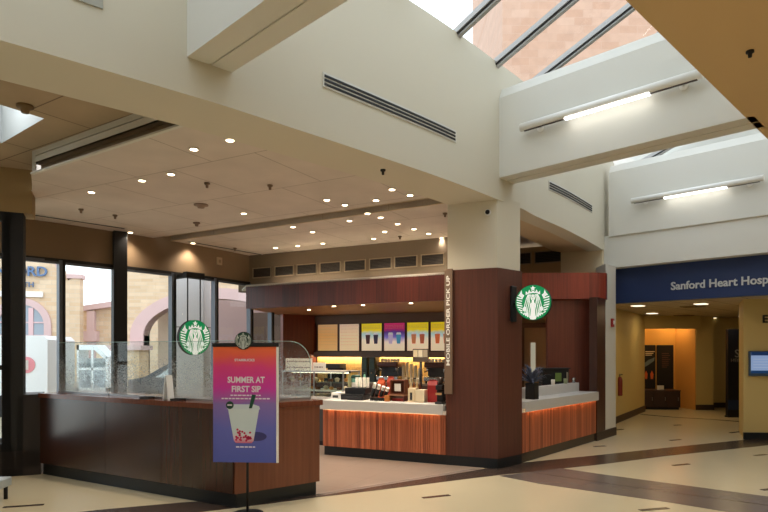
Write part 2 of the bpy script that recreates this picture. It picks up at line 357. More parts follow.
# near side soffit above the viewer
SO = 2.4
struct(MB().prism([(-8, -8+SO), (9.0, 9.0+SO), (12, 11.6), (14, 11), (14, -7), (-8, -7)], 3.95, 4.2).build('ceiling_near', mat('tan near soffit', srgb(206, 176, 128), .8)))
struct(MB().prism([(-8, -8+SO), (9.0, 9.0+SO), (9.15, 8.85+SO), (-7.85, -8.15+SO)], 4.2, 6.75).build('wall_near', cream2))
def beam(c0, c1, z0, name='ceiling_beam', fas=0.15):
    # X+Y from c0 (front face) to c1; runs from the atrium wall to the near wall
    def pt(c, e): return Vector(((c-e)/2, (c+e)/2))     # e = Y-X
    mb = MB()
    eL = 6.9 if c0 < 12 else 7.6
    if c0 < 0: eL = 6.4
    if c0 > 12: eL = 7.22
    A, B, D, E = pt(c0, eL), pt(c1, eL), pt(c1, SO-.1), pt(c0, SO-.1)
    mb.prism([A, B, D, E], z0+.012, 5.03)
    cm = (c0+c1)/2; g = .016
    for a, b in ((c0, cm-g), (cm+g, c1)):
        mb.prism([pt(a, eL), pt(b, eL), pt(b, SO-.1), pt(a, SO-.1)], z0, z0+.014)
    c_ = .10
    lo = [pt(c0, eL), pt(c1, eL), pt(c1, SO-.1), pt(c0, SO-.1)]; hi = [pt(c0+c_, eL), pt(c1-c_, eL), pt(c1-c_, SO-.1), pt(c0+c_, SO-.1)]
    lo = [(p.x, p.y, 5.03) for p in lo]; hi = [(p.x, p.y, 5.17) for p in hi]
    for i in range(4): mb.quad([lo[i], lo[(i+1) % 4], hi[(i+1) % 4], hi[i]])
    mb.quad(hi)
    o = struct(mb.build(name, cream2, fix=True)); return o
beam(3.22, 3.78, 3.95); beam(9.70, 10.27, 3.95); beam(-3.3, -2.74, 3.95)
beam(15.88, 16.45, 3.80)
# lower header over the corridor entrance
def pt(c, e): return Vector(((c-e)/2, (c+e)/2))
struct(MB().prism([pt(15.93, 7.42), pt(15.93, -1), pt(16.4, -1), pt(16.4, 7.3)], 3.2, 3.82).build('wall_header', cream2))

# ------------------------------------------------------------------ skylight
k_ = .53
def sky(e0, c, dz=0):      # point on the skylight slope: c = X+Y, e0 = Y-X
    return Vector(((c-e0)/2, (c+e0)/2, 5.52+k_*(6.62-e0)/2+dz))
steel = mat('skylight frame', srgb(168, 166, 164), .45, .2)
for i, c in enumerate([-2.1, -.35, 1.4, 3.15, 4.9, 6.65, 8.30, 9.63, 10.9, 12.3, 14.0, 15.7, 17.3, 19.0]):
    eA = 7.0; eB = 2.2
    mb = MB(); h = .09
    for (w, z0, z1, mi) in ((.085, -.07, .0, 0), (.065, -.085, -.07, 1), (.04, -.11, -.085, 0)):
        P = []
        for e in (eA, eB):
            for s in (-w, w):
                for z in (z0, z1): P.append(sky(e, c+s, z))
        for q in ((0, 1, 3, 2), (4, 5, 7, 6), (0, 1, 5, 4), (2, 3, 7, 6), (0, 2, 6, 4), (1, 3, 7, 5)): mb.quad([P[j] for j in q], mi)
    struct(mb.build('skylight_rafter', [steel, dkgrey]))
struct((lambda m: (m.quad([sky(7.0, -6), sky(7.0, 19.5), sky(2.2, 19.5), sky(2.2, -6)]), m)[1])(MB()).build('window_skylight', glass))

# ------------------------------------------------------------------ column
P_ = (1.54, 8.12); L_ = (.87, 8.42); R_ = (1.957, 8.51); B_ = (1.06, 8.83)
def inset(poly, d):
    cx = sum(p[0] for p in poly)/4; cy = sum(p[1] for p in poly)/4
    return [(cx+(p[0]-cx)*(1-d), cy+(p[1]-cy)*(1-d)) for p in poly]
colq = [P_, R_, B_, L_]
struct(MB().prism(inset(colq, .045), 2.6, 3.7).build('wall_column', cream))
struct(MB().prism(colq, .14, 2.73).build('trim_column_cladding', wd_col))
struct(MB().prism(inset(colq, .01), 0, .14).build('baseboard_column', kickm))

# ------------------------------------------------------------------ store ceilings
struct(MB().prism([(-4.5, 7.256), (-1.4, 5.18), (.9, 7.7), (3.2, 8.9), (.75, 7.96), (-4.10, 10.86), (-5.2, 11.4), (-8, 8), (-5.5, 7.9)], 3.66, 3.74).build('ceiling', ceilm)) if False else None
R0 = Vector((-4.10, 6.99)); R1 = Vector((-1.83, 5.47)); rd = (R1-R0).normalized(); rn = Vector((-rd.y, rd.x))
H0 = Vector((-4.16, 10.9)); H1 = Vector((.616, 8.04)); hd = (H1-H0).normalized(); hn = Vector((-hd.y, hd.x))
a0 = R0-rd*.02; a1 = R1+rd*.55
c0 = H0-hd*3; c1 = H1+hd*.6
struct(MB().prism([a0, a1, (.55, 7.35), c1, c0, (-8.2, 9.5), (-5.6, 8.3), (-4.52, 7.72)], 3.66, 3.672).build('ceiling_store_front', ceilm))
cw = .36
d0 = c0+hn*cw; d1 = c1+hn*cw
struct(MB().prism([d0, d1, (1.0, 8.85), (1.35, 9.4), (1.9, 12.6), (2.2, 15.5), (-2.2, 15.5), (-6, 13.8)], 3.66, 3.76).build('ceiling_store_back', ceilm))
# recessed channel between the two ceilings
mb = MB(); mb.prism([c0-hn*.05, c1-hn*.05, d1+hn*.05, d0+hn*.05], 3.78, 3.84); mb.prism([d0, d1, d1+hn*.03, d0+hn*.03], 3.655, 3.80)
struct(mb.build('ceiling_channel', mat('channel paint', srgb(196, 176, 142), .8)))
struct(MB().prism([c0+hn*.10, c1+hn*.10, c1+hn*.26, c0+hn*.26], 3.72, 3.78).build('ceiling_channel_fin', mat('channel fin paint', srgb(180, 162, 134), .8)))
# near left higher ceiling, with the riser down to the store ceiling
NZ = 3.93
tx0, tx1 = Hp(-30, 108, NZ), None
# troffer opening
T = [Hp(-40, 92, NZ), Hp(44, 118.5, NZ), Hp(2, 143, NZ), Hp(-80, 115, NZ)]
T = [Vector((p.x, p.y)) for p in T]
nearpoly_out = [Vector((-9.0, 5.6)), Vector((-7.0, .6)), Vector((-1.2, 5.3)), R1+rd*.4, R0-rd*.0, Vector((-4.50, 7.74)), Vector((-4.9, 7.9)), Vector((-9.0, 6.1))]
mb = MB()
def ring_ceiling(mb, outer, hole, z):
    # split into 4 strips round the hole
    bm = mb.bm
    vo = [bm.verts.new((p[0], p[1], z)) for p in outer]; vh = [bm.verts.new((p[0], p[1], z)) for p in hole]
    es = [bm.edges.new((vo[i], vo[(i+1) % len(vo)])) for i in range(len(vo))]+[bm.edges.new((vh[i], vh[(i+1) % len(vh)])) for i in range(len(vh))]
    bmesh.ops.triangle_fill(bm, edges=es, use_beauty=True)
ring_ceiling(mb, nearpoly_out, T, NZ)
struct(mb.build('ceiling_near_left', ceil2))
mb = MB()
for i in range(4):
    a = T[i]; b = T[(i+1) % 4]; mb.quad([(a.x, a.y, NZ), (b.x, b.y, NZ), (b.x, b.y, NZ+.44), (a.x, a.y, NZ+.44)])
tf = thing('troffer_light', 'bright recessed rectangular light panel at the upper left edge of the picture', 'ceiling light', (T[1].x, T[1].y, NZ))
o = mb.build('reveal', mat('light well grey', srgb(170, 174, 172), .7), tf, loc=-Vector((T[1].x, T[1].y, NZ)))
mb = MB(); cc = (T[0]+T[1]+T[2]+T[3])/4
q = [cc+(p-cc)*1.02 for p in T]; mb.quad([(p.x, p.y, NZ+.435) for p in q])
mb.build('diffuser', troff, tf, loc=-Vector((T[1].x, T[1].y, NZ)))
mb = MB(); e0 = R0-rd*.0; e1 = R1+rd*.02
mb.prism([e0, e1, e1+rn*.03, e0+rn*.03], 3.868, NZ+.01); mb.prism([e0, e1, e1+rn*.03, e0+rn*.03], 3.785, 3.856)
mb.prism([e0+rn*.02, e1+rn*.02, e1+rn*.03, e0+rn*.03], 3.85, 3.87, 1)
mb.prism([e0+rn*.10, e1+rn*.10, e1+rn*.13, e0+rn*.13], 3.675, 3.80, 2); mb.prism([e0, e1, e1+rn*.12, e0+rn*.12], 3.785, 3.79, 2)
mb.prism([e0-rn*.02, e1-rn*.02, e1+rn*.02, e0+rn*.02], 3.655, 3.675, 0)
mb.prism([R0, Vector((-4.50, 7.74)), Vector((-4.42, 7.78)), R0+rd*.08], 3.72, NZ+.01, 0)
struct(mb.build('trim_riser', [cream2, black, mat('dark reveal', srgb(150, 130, 106), .8)]))
# bulkhead over the near left windows
wl = Vector((-.908, -.42)); wn_ = Vector((-.42, .908)); bl = Vector((-4.45, 7.78)); bs = ray_line(32, bl, -wl)[0]; bs = Vector((bs.x, bs.y))
struct(MB().prism([bs, bs+wl*5, bs+wl*5+wn_*.4, bs+wn_*.4], 3.37, 4.0).build('wall_bulkhead_left', mat('olive tan paint', srgb(160, 136, 96), .8)))

# ------------------------------------------------------------------ window wall
Wo = offset(W, .25)
struct(MB().wall([p for p in W if p.x > -6.9], .25, 3.08, 3.9).build('wall_left', mat('warm brown wall', srgb(132, 110, 84), .8)))
struct(MB().wall([p for p in W if p.x > -6.9], .2, 0, .22).build('wall_left_sill', dkgrey))
struct(MB().wall(offset([p for p in W if p.x > -6.9], -.03), .12, 3.035, 3.085).build('trim_window_head', black))
marks = [(-20, .09, 0), (61, .055, 0), (172.3, .055, 0), (214.8, .055, 0), (250, .05, 0), (271, .06, 0), (279, .05, 0)]
last = None; nwin = 0
glist = [ray_poly(x, W)[0] for x in (-14, 61, 119, 172.3, 214.8, 250, 271, 281)]
for i in range(len(glist)-1):
    a, b = glist[i], glist[i+1]; t = (b-a).normalized(); n = Vector((-t.y, t.x, 0))
    nwin += 1
    L = (b-a).length; w = .045
    mb = MB(); mb.box(-w, w, -.05, .06, .2, 3.06, 0, 0); mb.box(-w, 0, -.06, -.05, .2, 3.06, 0, 1) if False else None
    mb.box(0, L, -.03, .04, .2, .28); mb.box(0, L, -.03, .04, 3.0, 3.06)
    fr = struct(mb.build('window_%d' % nwin, mull, None, a, math.atan2(t.y, t.x)))
    MB().box(.004, w+.004, -.056, -.02, .2, 3.06).build('mullion_cap', black, fr)
    m = MB(); m.quad([(w, 0, .28), (L-w, 0, .28), (L-w, 0, 3.0), (w, 0, 3.0)]); m.build('pane', glass, fr)
# heavy black posts
p, an = ray_poly(119, W)
struct(MB().box(-.11, .11, -.14, .1, 0, 3.66, .004).build('trim_post', black, None, p, an-.3))
# near left dark post, plinth and window
pl, _ = ray_line(12.5, bl, -wl)
struct(MB().box(-.12, .12, 0, .25, 0, 3.37, .004).build('trim_post', black, None, pl, math.atan2(-wl.y, -wl.x)))
struct(MB().prism([bl, bl+wl*5, bl+wl*5+wn_*.3, bl+wn_*.3], 0, .32).build('wall_plinth_left', mat('dark plinth', srgb(40, 30, 28), .5)))
mb = MB(); mb.box(0, 4.3, 0, .08, .32, .42); mb.box(0, 4.3, 0, .08, 3.25, 3.37); mb.box(0, 4.3, .0, .06, 1.36, 1.42)
for x in (1.3, 2.7, 4.2): mb.box(x, x+.08, 0, .08, .42, 3.3)
wst = pl-Vector((-wl.x, -wl.y, 0))*4.3
o = struct(mb.build('window_8', black, None, wst, math.atan2(-wl.y, -wl.x)))
m = MB(); m.quad([(.05, .03, .4), (4.2, .03, .4), (4.2, .03, 3.3), (.05, .03, 3.3)]); m.build('pane', glass, o)
# short wall closing the jog behind the post
struct(MB().prism([bl-wl*.0, bl+wl*.26, bl+wl*.26+wn_*.5, bl+wn_*.52], .1, 1.04).build('wall_jog', mat('dark end wall', srgb(30, 22, 22), .5)))

# ------------------------------------------------------------------ vent wall, wood bulkhead, menu alcove
cn = Vector((-2.91, 12.95))
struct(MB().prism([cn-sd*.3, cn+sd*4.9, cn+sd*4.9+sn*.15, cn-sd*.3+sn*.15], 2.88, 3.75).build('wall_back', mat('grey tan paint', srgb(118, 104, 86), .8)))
vm = mat('vent frame', srgb(150, 134, 110), .6)
vx = [(253, 271.5), (275, 294), (297, 317), (320, 341), (344.5, 366), (369.5, 392), (394.5, 417.5), (421, 444.5)]
ordn = ['leftmost', 'second', 'third', 'fourth', 'fifth', 'sixth', 'seventh', 'eighth', 'ninth', 'tenth', 'eleventh', 'twelfth', 'thirteenth', 'fourteenth', 'fifteenth', 'sixteenth', 'seventeenth', 'eighteenth', 'nineteenth', 'twentieth', 'twenty-first', 'twenty-second', 'twenty-third']
def vent(a, b, lab, base_dir, z0=3.16, z1=3.38, grp='vent grilles above the wooden bulkhead'):
    L = (b-a).length; rz = math.atan2((b-a).y, (b-a).x)
    v = thing('vent_grille', lab, 'vent', (a.x, a.y, z0), rz, grp); h = z1-z0; w = .018
    m = MB(); m.box(0, L, -.02, 0, 0, w); m.box(0, L, -.02, 0, h-w, h); m.box(0, w, -.02, 0, w, h-w); m.box(L-w, L, -.02, 0, w, h-w); m.build('frame', vm, v)
    m = MB()
    for i in range(7): m.box(w, L-w, -.012, -.004, w+i*(h-2*w)/7+.004, w+i*(h-2*w)/7+.016)
    m.build('louvre', mat('vent louvre', srgb(70, 62, 52), .6) if 'vl' not in globals() else globals()['vl'], v)
    MB().box(w, L-w, -.003, 0, w, h-w).build('backing', black, v)
vl = mat('vent louvre', srgb(64, 56, 48), .6)
for i, (a, b) in enumerate(vx):
    vent(ray_line(a, cn, sd)[0], ray_line(b, cn, sd)[0], 'dark vent grille above the wooden bulkhead, %s%s' % (ordn[i], ' of the row' if i == 0 else ' from the left'), sd)
# bulkhead
bf = cn-sn*.62
bA = ray_line(246, bf, sd)[0].xy; bB = ray_line(470, bf, sd)[0].xy
mb = MB(); mb.prism([bA, bB, bB+sn*.06, bA+sn*.06], 2.46, 2.92)
struct(mb.build('wall_bulkhead', wd_bulk))
und = mat('bulkhead underside', srgb(150, 104, 70), .5)
men = Vector((-.09, 14.0))
mA = ray_line(285, men, sd)[0].xy; mB = ray_line(470, men, sd)[0].xy
struct(MB().prism([bA+sn*.06, bB+sn*.06, mB+sn*.1, mA+sn*.1], 2.47, 2.56).build('ceiling_bulkhead', und))
struct(MB().prism([bA, bB, cn+sd*4.9, cn-sd*.2], 2.90, 2.94).build('trim_bulkhead_top', mat('ledge paint', srgb(190, 184, 170), .7)))
struct(MB().prism([mA-sd*1.2, mB+sd*.9, mB+sd*.9+sn*.1, mA+sn*.1-sd*1.2], 0, 2.6).build('wall_menu', mat('brown laminate', srgb(92, 66, 50), .6)))
# dark wood return wall with the lit edge
rwA = ray_line(283, men-sn*.95, sd)[0].xy; rwB = ray_line(316, men-sn*.02, sd)[0].xy
t = (rwB-rwA).normalized(); n = Vector((-t.y, t.x))
struct(MB().prism([rwA, rwB, rwB+n*.1, rwA+n*.1], 0, 2.5).build('wall_return', wood('return wood', srgb(84, 40, 30), srgb(130, 60, 40), .4, 0, .4)))
# backsplash and shelf
bsA = ray_line(317.5, men-sn*.02, sd)[0]; bsB = ray_line(470, men-sn*.02, sd)[0]; Lb = (bsB-bsA).length
splash = bricks('backsplash tile', srgb(228, 190, 120), srgb(222, 182, 112), srgb(180, 140, 80), .1, .3, ang=0, ms=.003, rough=.35)
struct(MB().box(0, Lb, -.0, .02, .9, 1.5).build('wall_backsplash', splash, None, bsA, SANG))
struct(MB().box(-.02, Lb, -.14, .02, 1.50, 1.58).box(-.02, Lb, -.14, -.125, 1.455, 1.50).build('trim_menu_shelf', mat('shelf laminate', srgb(110, 84, 66), .5), None, bsA, SANG))
o = MB().box(.02, Lb, -.10, -.06, 1.485, 1.499).build('trim_shelf_light', emis('splash strip', (1, .76, .44, 1), 34), None, bsA, SANG); struct(o)
struct(MB().box(-.05, Lb, -.04, 0, 2.26, 2.46).build('trim_menu_top', mat('menu top laminate', srgb(98, 74, 58), .5), None, bsA, SANG))
# menu boards
yel = srgb(222, 200, 30); lb = srgb(170, 205, 205); crm = srgb(238, 214, 176)
mstyle = [
 ('pale tan menu board of drinks at the left end of the row', [(0, srgb(230, 180, 112)), (.6, srgb(214, 158, 90)), (1, srgb(204, 160, 110))], None),
 ('pale menu board with faint lines, between tan board and yellow board', [(0, srgb(240, 208, 160)), (.6, srgb(232, 204, 164)), (1, srgb(212, 184, 160))], None),
 ('yellow and cream menu board showing two dark iced drinks', [(0, crm), (.35, srgb(240, 220, 190)), (.62, lb), (.74, yel), (1, yel)], (srgb(70, 26, 30), srgb(50, 40, 66))),
 ('magenta and cream menu board showing a violet and a blue drink', [(0, crm), (.3, srgb(236, 214, 190)), (.5, srgb(120, 110, 190)), (.68, srgb(80, 40, 120)), (.8, srgb(176, 34, 98)), (1, srgb(190, 40, 100))], (srgb(196, 180, 214), srgb(70, 150, 190))),
 ('yellow and cream menu board showing two orange brown drinks', [(0, crm), (.35, srgb(240, 220, 190)), (.62, lb), (.74, yel), (1, yel)], (srgb(206, 128, 84), srgb(178, 92, 60))),
 ('yellow menu board with an orange drink, partly behind the column', [(0, crm), (.4, srgb(240, 220, 190)), (.6, lb), (.72, srgb(224, 190, 30)), (1, yel)], (srgb(222, 110, 60), srgb(206, 128, 84))),
]
mx_ = [(318, 337.3), (339.5, 358.8), (361.5, 381.6), (384, 404.6), (407, 428.3), (430.7, 452)]
frm = mat('menu frame', srgb(84, 44, 30), .5)
for i, ((a, b), (lab, st, cups)) in enumerate(zip(mx_, mstyle)):
    A = ray_line(a-.9, men-sn*.05, sd)[0]; B = ray_line(b+.9, men-sn*.05, sd)[0]; L = (B-A).length
    r = thing('menu_board', lab, 'menu board', (A.x, A.y, 1.585), SANG, 'menu boards above the back bar')
    m = MB(); w = .022; h = .68
    m.box(0, L, 0, .03, 0, w); m.box(0, L, 0, .03, h-w, h); m.box(0, w, 0, .03, w, h-w); m.box(L-w, L, 0, .03, w, h-w); m.build('frame', frm, r)
    pan = MB().box(w, L-w, .01, .02, w, h-w).build('panel', print_mat('menu print', [(p, c) for p, c in st], w, h-w, .32, .18), r)
    if cups:
        for j, cc_ in enumerate(cups):
            cx = L*(.33 if j == 0 else .69); q = [(cx-.042, h*.27), (cx+.042, h*.27), (cx+.062, h*.58), (cx-.062, h*.58)]
            m = MB(); m.plate(q, .004, .01, 0); m.plate([(cx-.066, h*.58), (cx+.066, h*.58), (cx+.045, h*.65), (cx-.045, h*.65)], .004, .01, 1)
            m.build('printed_drink', [mat('drink print', cc_, .5, emit=cc_, es=.2), mat('lid print', srgb(220, 224, 226), .5, emit=srgb(220, 224, 226), es=.15)], pan)
    m = MB()
    for j in range(3 if cups else 7):
        zz = (h*.88 if cups else h*.9)-j*(.03 if cups else .075)
        x = w+.03
        while x < L-w-.05:
            ww = random.uniform(.02, .06); m.box(x, min(x+ww, L-w-.03), .007, .01, zz, zz+.006); x += ww+.012
        if cups and j == 0: pass
    m.build('printed_lines', mat('menu ink', srgb(214, 178, 128) if not cups else srgb(200, 170, 120), .6), pan)

# ------------------------------------------------------------------ right bay: rear wall, bulkhead, wood wall
rb = Vector((3.55, 12.05)); vn2 = rb-sd*3
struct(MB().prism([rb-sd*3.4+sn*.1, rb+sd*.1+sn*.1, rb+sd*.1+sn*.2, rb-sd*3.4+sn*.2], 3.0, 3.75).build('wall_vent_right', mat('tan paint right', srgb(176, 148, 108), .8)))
vb = rb+sn*.1
for (a, b, lab) in ((516, 531.5, 'dark vent grille right of the column, partly hidden by it'), (534.5, 562.5, 'wide dark vent grille above the curved wooden bulkhead')):
    vent(ray_line(a, vb, sd)[0], ray_line(b, vb, sd)[0], lab, sd, 3.40, 3.66-.01, 'vent grilles right of the column')
struct(MB().prism([(4.22, 11.6), (3.55, 12.05), (3.62, 12.2), (4.32, 11.72)], 2.9, 3.75).build('wall_end_right', mat('end wall plaster', srgb(216, 200, 168), .8)))
bk = [(1.9, 10.97), (3.2, 10.95), (3.88, 10.93)]+[(3.88+.27*math.sin(a), 11.2-.27*math.cos(a)) for a in [PI/2*i/8 for i in range(1, 9)]]+[(4.17, 11.5)]
bk = [Vector(p) for p in bk]
struct(MB().wall(bk, .08, 2.55, 3.03).build('wall_bulkhead_right', wood('red walnut curve', srgb(84, 34, 24), srgb(160, 66, 46), .34, 0, .35, .9)))
struct(MB().prism([(1.9, 11.0), (3.9, 11.0), (4.1, 11.25), (4.1, 12.2), (1.9, 13)], 2.56, 2.62).build('ceiling_bulkhead_right', und))
struct(MB().prism([(3.02, 11.08), (3.86, 11.08), (3.86, 11.2), (3.02, 11.2)], 0, 2.56).build('wall_wood_right', wd_r))
e0 = Vector((3.79, 10.67)); e1 = Vector((4.07, 11.04)); en = Vector((-.8, .6))
struct(MB().prism([e0, e1, e1+en*.14, e0+en*.14], 0, 2.56).build('trim_wood_end', wood('dark walnut end', srgb(62, 36, 26), srgb(84, 48, 36), .3, 0, .4)))
struct(MB().prism([(4.08, 11.05), (4.43, 11.47), (4.15, 11.9), (4.1, 11.5)], 0, 3.21).build('wall_pier', cream2))
struct(MB().prism([(3.785, 10.65), (4.44, 11.455), (4.40, 11.49), (3.75, 10.69)], 0, .15).build('baseboard_pier', brownb))
# rear wall and service door behind the side counter
struct(MB().prism([(1.2, 13.6), (4.2, 12.6), (4.25, 12.75), (1.25, 13.75)], 0, 3.0).build('wall_service', mat('service wall', srgb(170, 134, 92), .8)))
dd = Vector((3.0, -1.0)).normalized(); dA = ray_line(524.5, Vector((1.2, 13.57)), dd)[0]; dB = ray_line(556, Vector((1.2, 13.57)), dd)[0]; dl = (dB-dA).length; dr = math.atan2(dd.y, dd.x)
o = struct(MB().box(0, dl, -.03, 0, 0, 2.1).build('door_1', mat('door laminate', srgb(188, 150, 104), .6), None, dA, dr))
xg = ray_line(533.2, Vector((1.2, 13.57)), dd)[0]; xg = (xg-dA).length
MB().box(xg-.05, xg+.05, -.04, -.028, 1.05, 1.78).build('door_glass', mat('door lite', srgb(216, 214, 196), .4, emit=srgb(216, 214, 190), es=.25), o)
struct(MB().box(-.1, 0, -.05, 0, 0, 2.2).build('trim_door', mat('door frame', srgb(120, 84, 54), .6), None, dA, dr))
struct(MB().box(0, dl, -.05, 0, 2.1, 2.2).build('trim_door', mat('door frame head', srgb(120, 84, 54), .6), None, dA, dr))

# ------------------------------------------------------------------ corridor on the right
bp0 = pt(16.27, 7.3); bp1 = pt(16.27, -1)
struct(MB().prism([bp0, bp1, pt(16.5, -1), pt(16.5, 7.3)], 2.53, 3.3).build('wall_sign_band', mat('navy band', srgb(20, 44, 92), .5)))
sdir = Vector((.7071, -.7071)); sang = -PI/4
pS = ray_line(671, bp0, sdir)[0]; pE = ray_line(768.5, bp0, sdir)[0]
sg = thing('wall_sign', 'white raised lettering reading Sanford Heart Hospital on the navy band', 'sign', (pS.x, pS.y, 2.72), sang)
t1 = text('Sanford Heart Hosp', .2, mat('sign letter', srgb(200, 204, 206), .5), 'lettering', None, ext=.008, align='LEFT', bold=.004)
w18 = t1.dimensions.x; me_ = t1.data; bpy.context.view_layer.update(); xs = [v.co.x for v in me_.vertices]; w18 = max(xs)-min(xs)
bpy.data.objects.remove(t1)
wf = ((pE-pS).length)/w18
t1 = text('Sanford Heart Hospital', .2, mat('sign letters', srgb(200, 204, 206), .5), 'lettering', sg, loc=(0, -.012, .06), ext=.008, align='LEFT', bold=.004)
t1.scale = (wf, 1.0, 1)
# corridor ceiling, walls
struct(MB().prism([pt(16.42, 7.25), pt(16.42, -1), (12, 10), (14, 22), (5, 22), (3.9, 12.2)], 2.54, 2.62).build('ceiling_corridor', ceil3))
cl0 = Vector((4.05, 11.65)); cl1 = Vector((6.93, 15.95))
t = (cl1-cl0).normalized(); n = Vector((-t.y, t.x))
struct(MB().prism([cl0, cl1, cl1+n*.2, cl0+n*.2], 0, 2.6).build('wall_corridor_left', yellw))
struct(MB().prism([cl0-n*.02, cl1-n*.02, cl1, cl0], 0, .15).build('baseboard_corridor_left', brownb))
# poster niche
struct(MB().prism([(6.8, 17.25), (8.35, 17.1), (8.35, 17.25), (6.8, 17.4)], 0, 2.6).build('wall_niche', mat('niche paint', srgb(222, 168, 84), .7)))
struct(MB().prism([(8.3, 17.15), (8.47, 16.33), (8.475, 16.33), (8.45, 17.2)], 0, 2.6).build('wall_niche_side', mat('niche side paint', srgb(216, 160, 84), .7)))
struct(MB().prism([(6.6, 15.9), (8.5, 16.1), (8.5, 16.3), (6.6, 16.1)], 2.2, 2.56).build('wall_niche_header', yellw)) 
struct(MB().prism([(8.48, 16.3), (8.95, 16.3), (8.95, 17.5), (8.6, 17.5)], 0, 2.6).build('wall_pillar', yellw))
struct(MB().prism([(8.47, 16.28), (8.96, 16.28), (8.96, 16.31), (8.47, 16.31)], 0, .14).build('baseboard_pillar', brownb))
struct(MB().prism([(8.9, 17.0), (13, 17.0), (13, 17.2), (8.9, 17.2)], 0, 2.6).build('wall_far', yellw))
struct(MB().prism([(8.95, 16.97), (13, 16.97), (13, 17.0), (8.95, 17.0)], 0, .14).build('baseboard_far', brownb))
struct(MB().prism([(6.93, 15.95), (6.9, 17.4), (6.7, 17.4), (6.75, 15.95)], 0, 2.6).build('wall_niche_left', yellw))
# right wall block
struct(MB().prism([(6.50, 10.85), (12.5, 10.4), (12.5, 11.4), (7.1, 12.0)], 0, 2.56).build('wall_right', yellw))
struct(MB().prism([(6.48, 10.83), (12.5, 10.38), (12.5, 10.41), (6.50, 10.86)], 0, .13).build('baseboard_right', kickm))
# posters
pd = Vector((1.5505, -.1556)).normalized(); pa = math.atan2(pd.y, pd.x); PW = Vector((6.8, 17.22))
for k, (a, b, lab, c) in enumerate(((641, 655.5, 'tall dark poster with pale heading and two orange figures, on niche wall', 0), (657, 673.5, 'tall black poster with faint text, right of the orange figured one', 1))):
    A = ray_line(a, PW, pd)[0]; B = ray_line(b, PW, pd)[0]; L = (B-A).length
    r = thing('poster', lab, 'poster', (A.x, A.y, .52), pa)
    MB().box(0, L, 0, .03, 0, 1.25, .004).build('panel', mat('poster black', srgb(20, 18, 20), .5), r)
    m = MB()
    if k == 0:
        for j in range(3): m.box(L*.3, L*(.95-.1*j), -.004, 0, 1.05-j*.05, 1.075-j*.05)
        m.build('printed_heading', mat('poster cream', srgb(220, 206, 176), .6), r)
        m = MB()
        for q in (.35, .75): m.plate([(L*q-.03, .28), (L*q+.03, .28), (L*q+.045, .42), (L*q, .52), (L*q-.045, .42)], -.004, 0)
        m.build('printed_figures', mat('poster orange', srgb(226, 110, 50), .6), r)
        m = MB(); m.plate([(L*.15, .6), (L*.5, .68), (L*.9, .8), (L*.95, .9), (L*.5, .82), (L*.2, .72)], -.004, 0); m.build('printed_shape', mat('poster grey', srgb(110, 124, 130), .6), r)
    else:
        for j in range(8): m.box(L*.3, L*random.uniform(.6, .8), -.004, 0, 1.0-j*.055, 1.015-j*.055)
        m.build('printed_text', mat('poster dim', srgb(110, 70, 56), .6), r)
A = ray_line(640, PW-Vector((0, .75)), pd)[0]; B = ray_line(680.5, PW-Vector((0, .75)), pd)[0]; L = (B-A).length
r = thing('credenza', 'long low dark wooden cabinet below the two posters', 'cabinet', (A.x, A.y, 0), pa)
MB().box(0, L, 0, .5, .06, .5, .006).build('body', mat('dark cabinet', srgb(46, 28, 28), .5), r)
MB().box(-.01, L+.01, -.01, .51, .5, .53, .004).build('top', mat('cabinet top', srgb(70, 44, 36), .4), r)
MB().box(.03, L-.03, .03, .47, 0, .06).build('plinth', black, r)
for j in range(3):
    dd_ = MB().box(.02+j*(L-.04)/3, .01+(j+1)*(L-.04)/3, -.012, 0, .08, .48, .003).build('door', mat('cabinet door', srgb(52, 32, 30), .5), r)
    x = (j+1)*(L-.04)/3-.03; MB().box(x, x+.012, -.03, -.012, .24, .34).build('handle', m_chr, dd_)
tag(MB().plate([(-.09, 0), (.09, 0), (.09, .12), (-.09, .12)], 0, .012).build('name_card', paper, None, (ray_line(660.5, PW-Vector((0, .6)), pd)[0]+Vector((0, 0, .53))), pa), 'small pale card standing on the dark low cabinet', 'card')
# dark freestanding sign
A = G(728, 417.3); B = Vector((A.x+.95, A.y-.05, 0)); L = (B-A).length
r = thing('directory_panel', 'tall navy black standing panel with serif letters in the corridor', 'sign', A, math.atan2(B.y-A.y, B.x-A.x))
MB().box(0, L, 0, .12, .03, 2.13, .005).build('panel', mat('navy black', srgb(14, 18, 32), .4), r)
MB().box(-.01, L+.01, -.02, .14, 0, .03).build('foot', black, r)
MB().box(0, L, -.006, 0, .18, .42).build('printed_band', mat('navy print', srgb(24, 44, 84), .5), r)
text('SA', .27, mat('panel letters', srgb(120, 120, 124), .5), 'lettering', r, loc=(.15, -.006, 1.53), ext=.003, align='LEFT')
text('HEIDE', .12, mat('panel small letters', srgb(110, 110, 116), .5), 'small_lettering', r, loc=(.06, -.006, 1.37), ext=.003, align='LEFT')
# monitor and letter on right wall
wd = Vector((6, -.45)).normalized(); wa = math.atan2(wd.y, wd.x); WB = Vector((6.5, 10.83))
A = ray_line(748.3, WB, wd)[0]
r = thing('wall_monitor', 'thin wall screen with pale blue page on the tan right wall', 'screen', (A.x, A.y, 1.15), wa)
MB().box(0, .75, -.05, .0, 0, .45, .006).build('bezel', mat('blue grey bezel', srgb(60, 84, 110), .4), r)
dsp = MB().box(.02, .73, -.054, -.05, .08, .43).build('display', emis('screen page', srgb(146, 168, 205), .5), r)
MB().box(.02, .73, -.056, -.054, .37, .43).build('header_bar', emis('screen bar', srgb(36, 58, 96), .4), dsp)
MB().box(.02, .73, -.056, -.054, .05, .10).build('footer_bar', emis('screen foot', srgb(40, 70, 110), .4), dsp)
m = MB()
for j in range(4): m.box(.06, .06+random.uniform(.3, .6), -.056, -.0545, .15+j*.05, .158+j*.05)
m.build('page_lines', emis('screen line', srgb(176, 190, 214), .5), dsp)
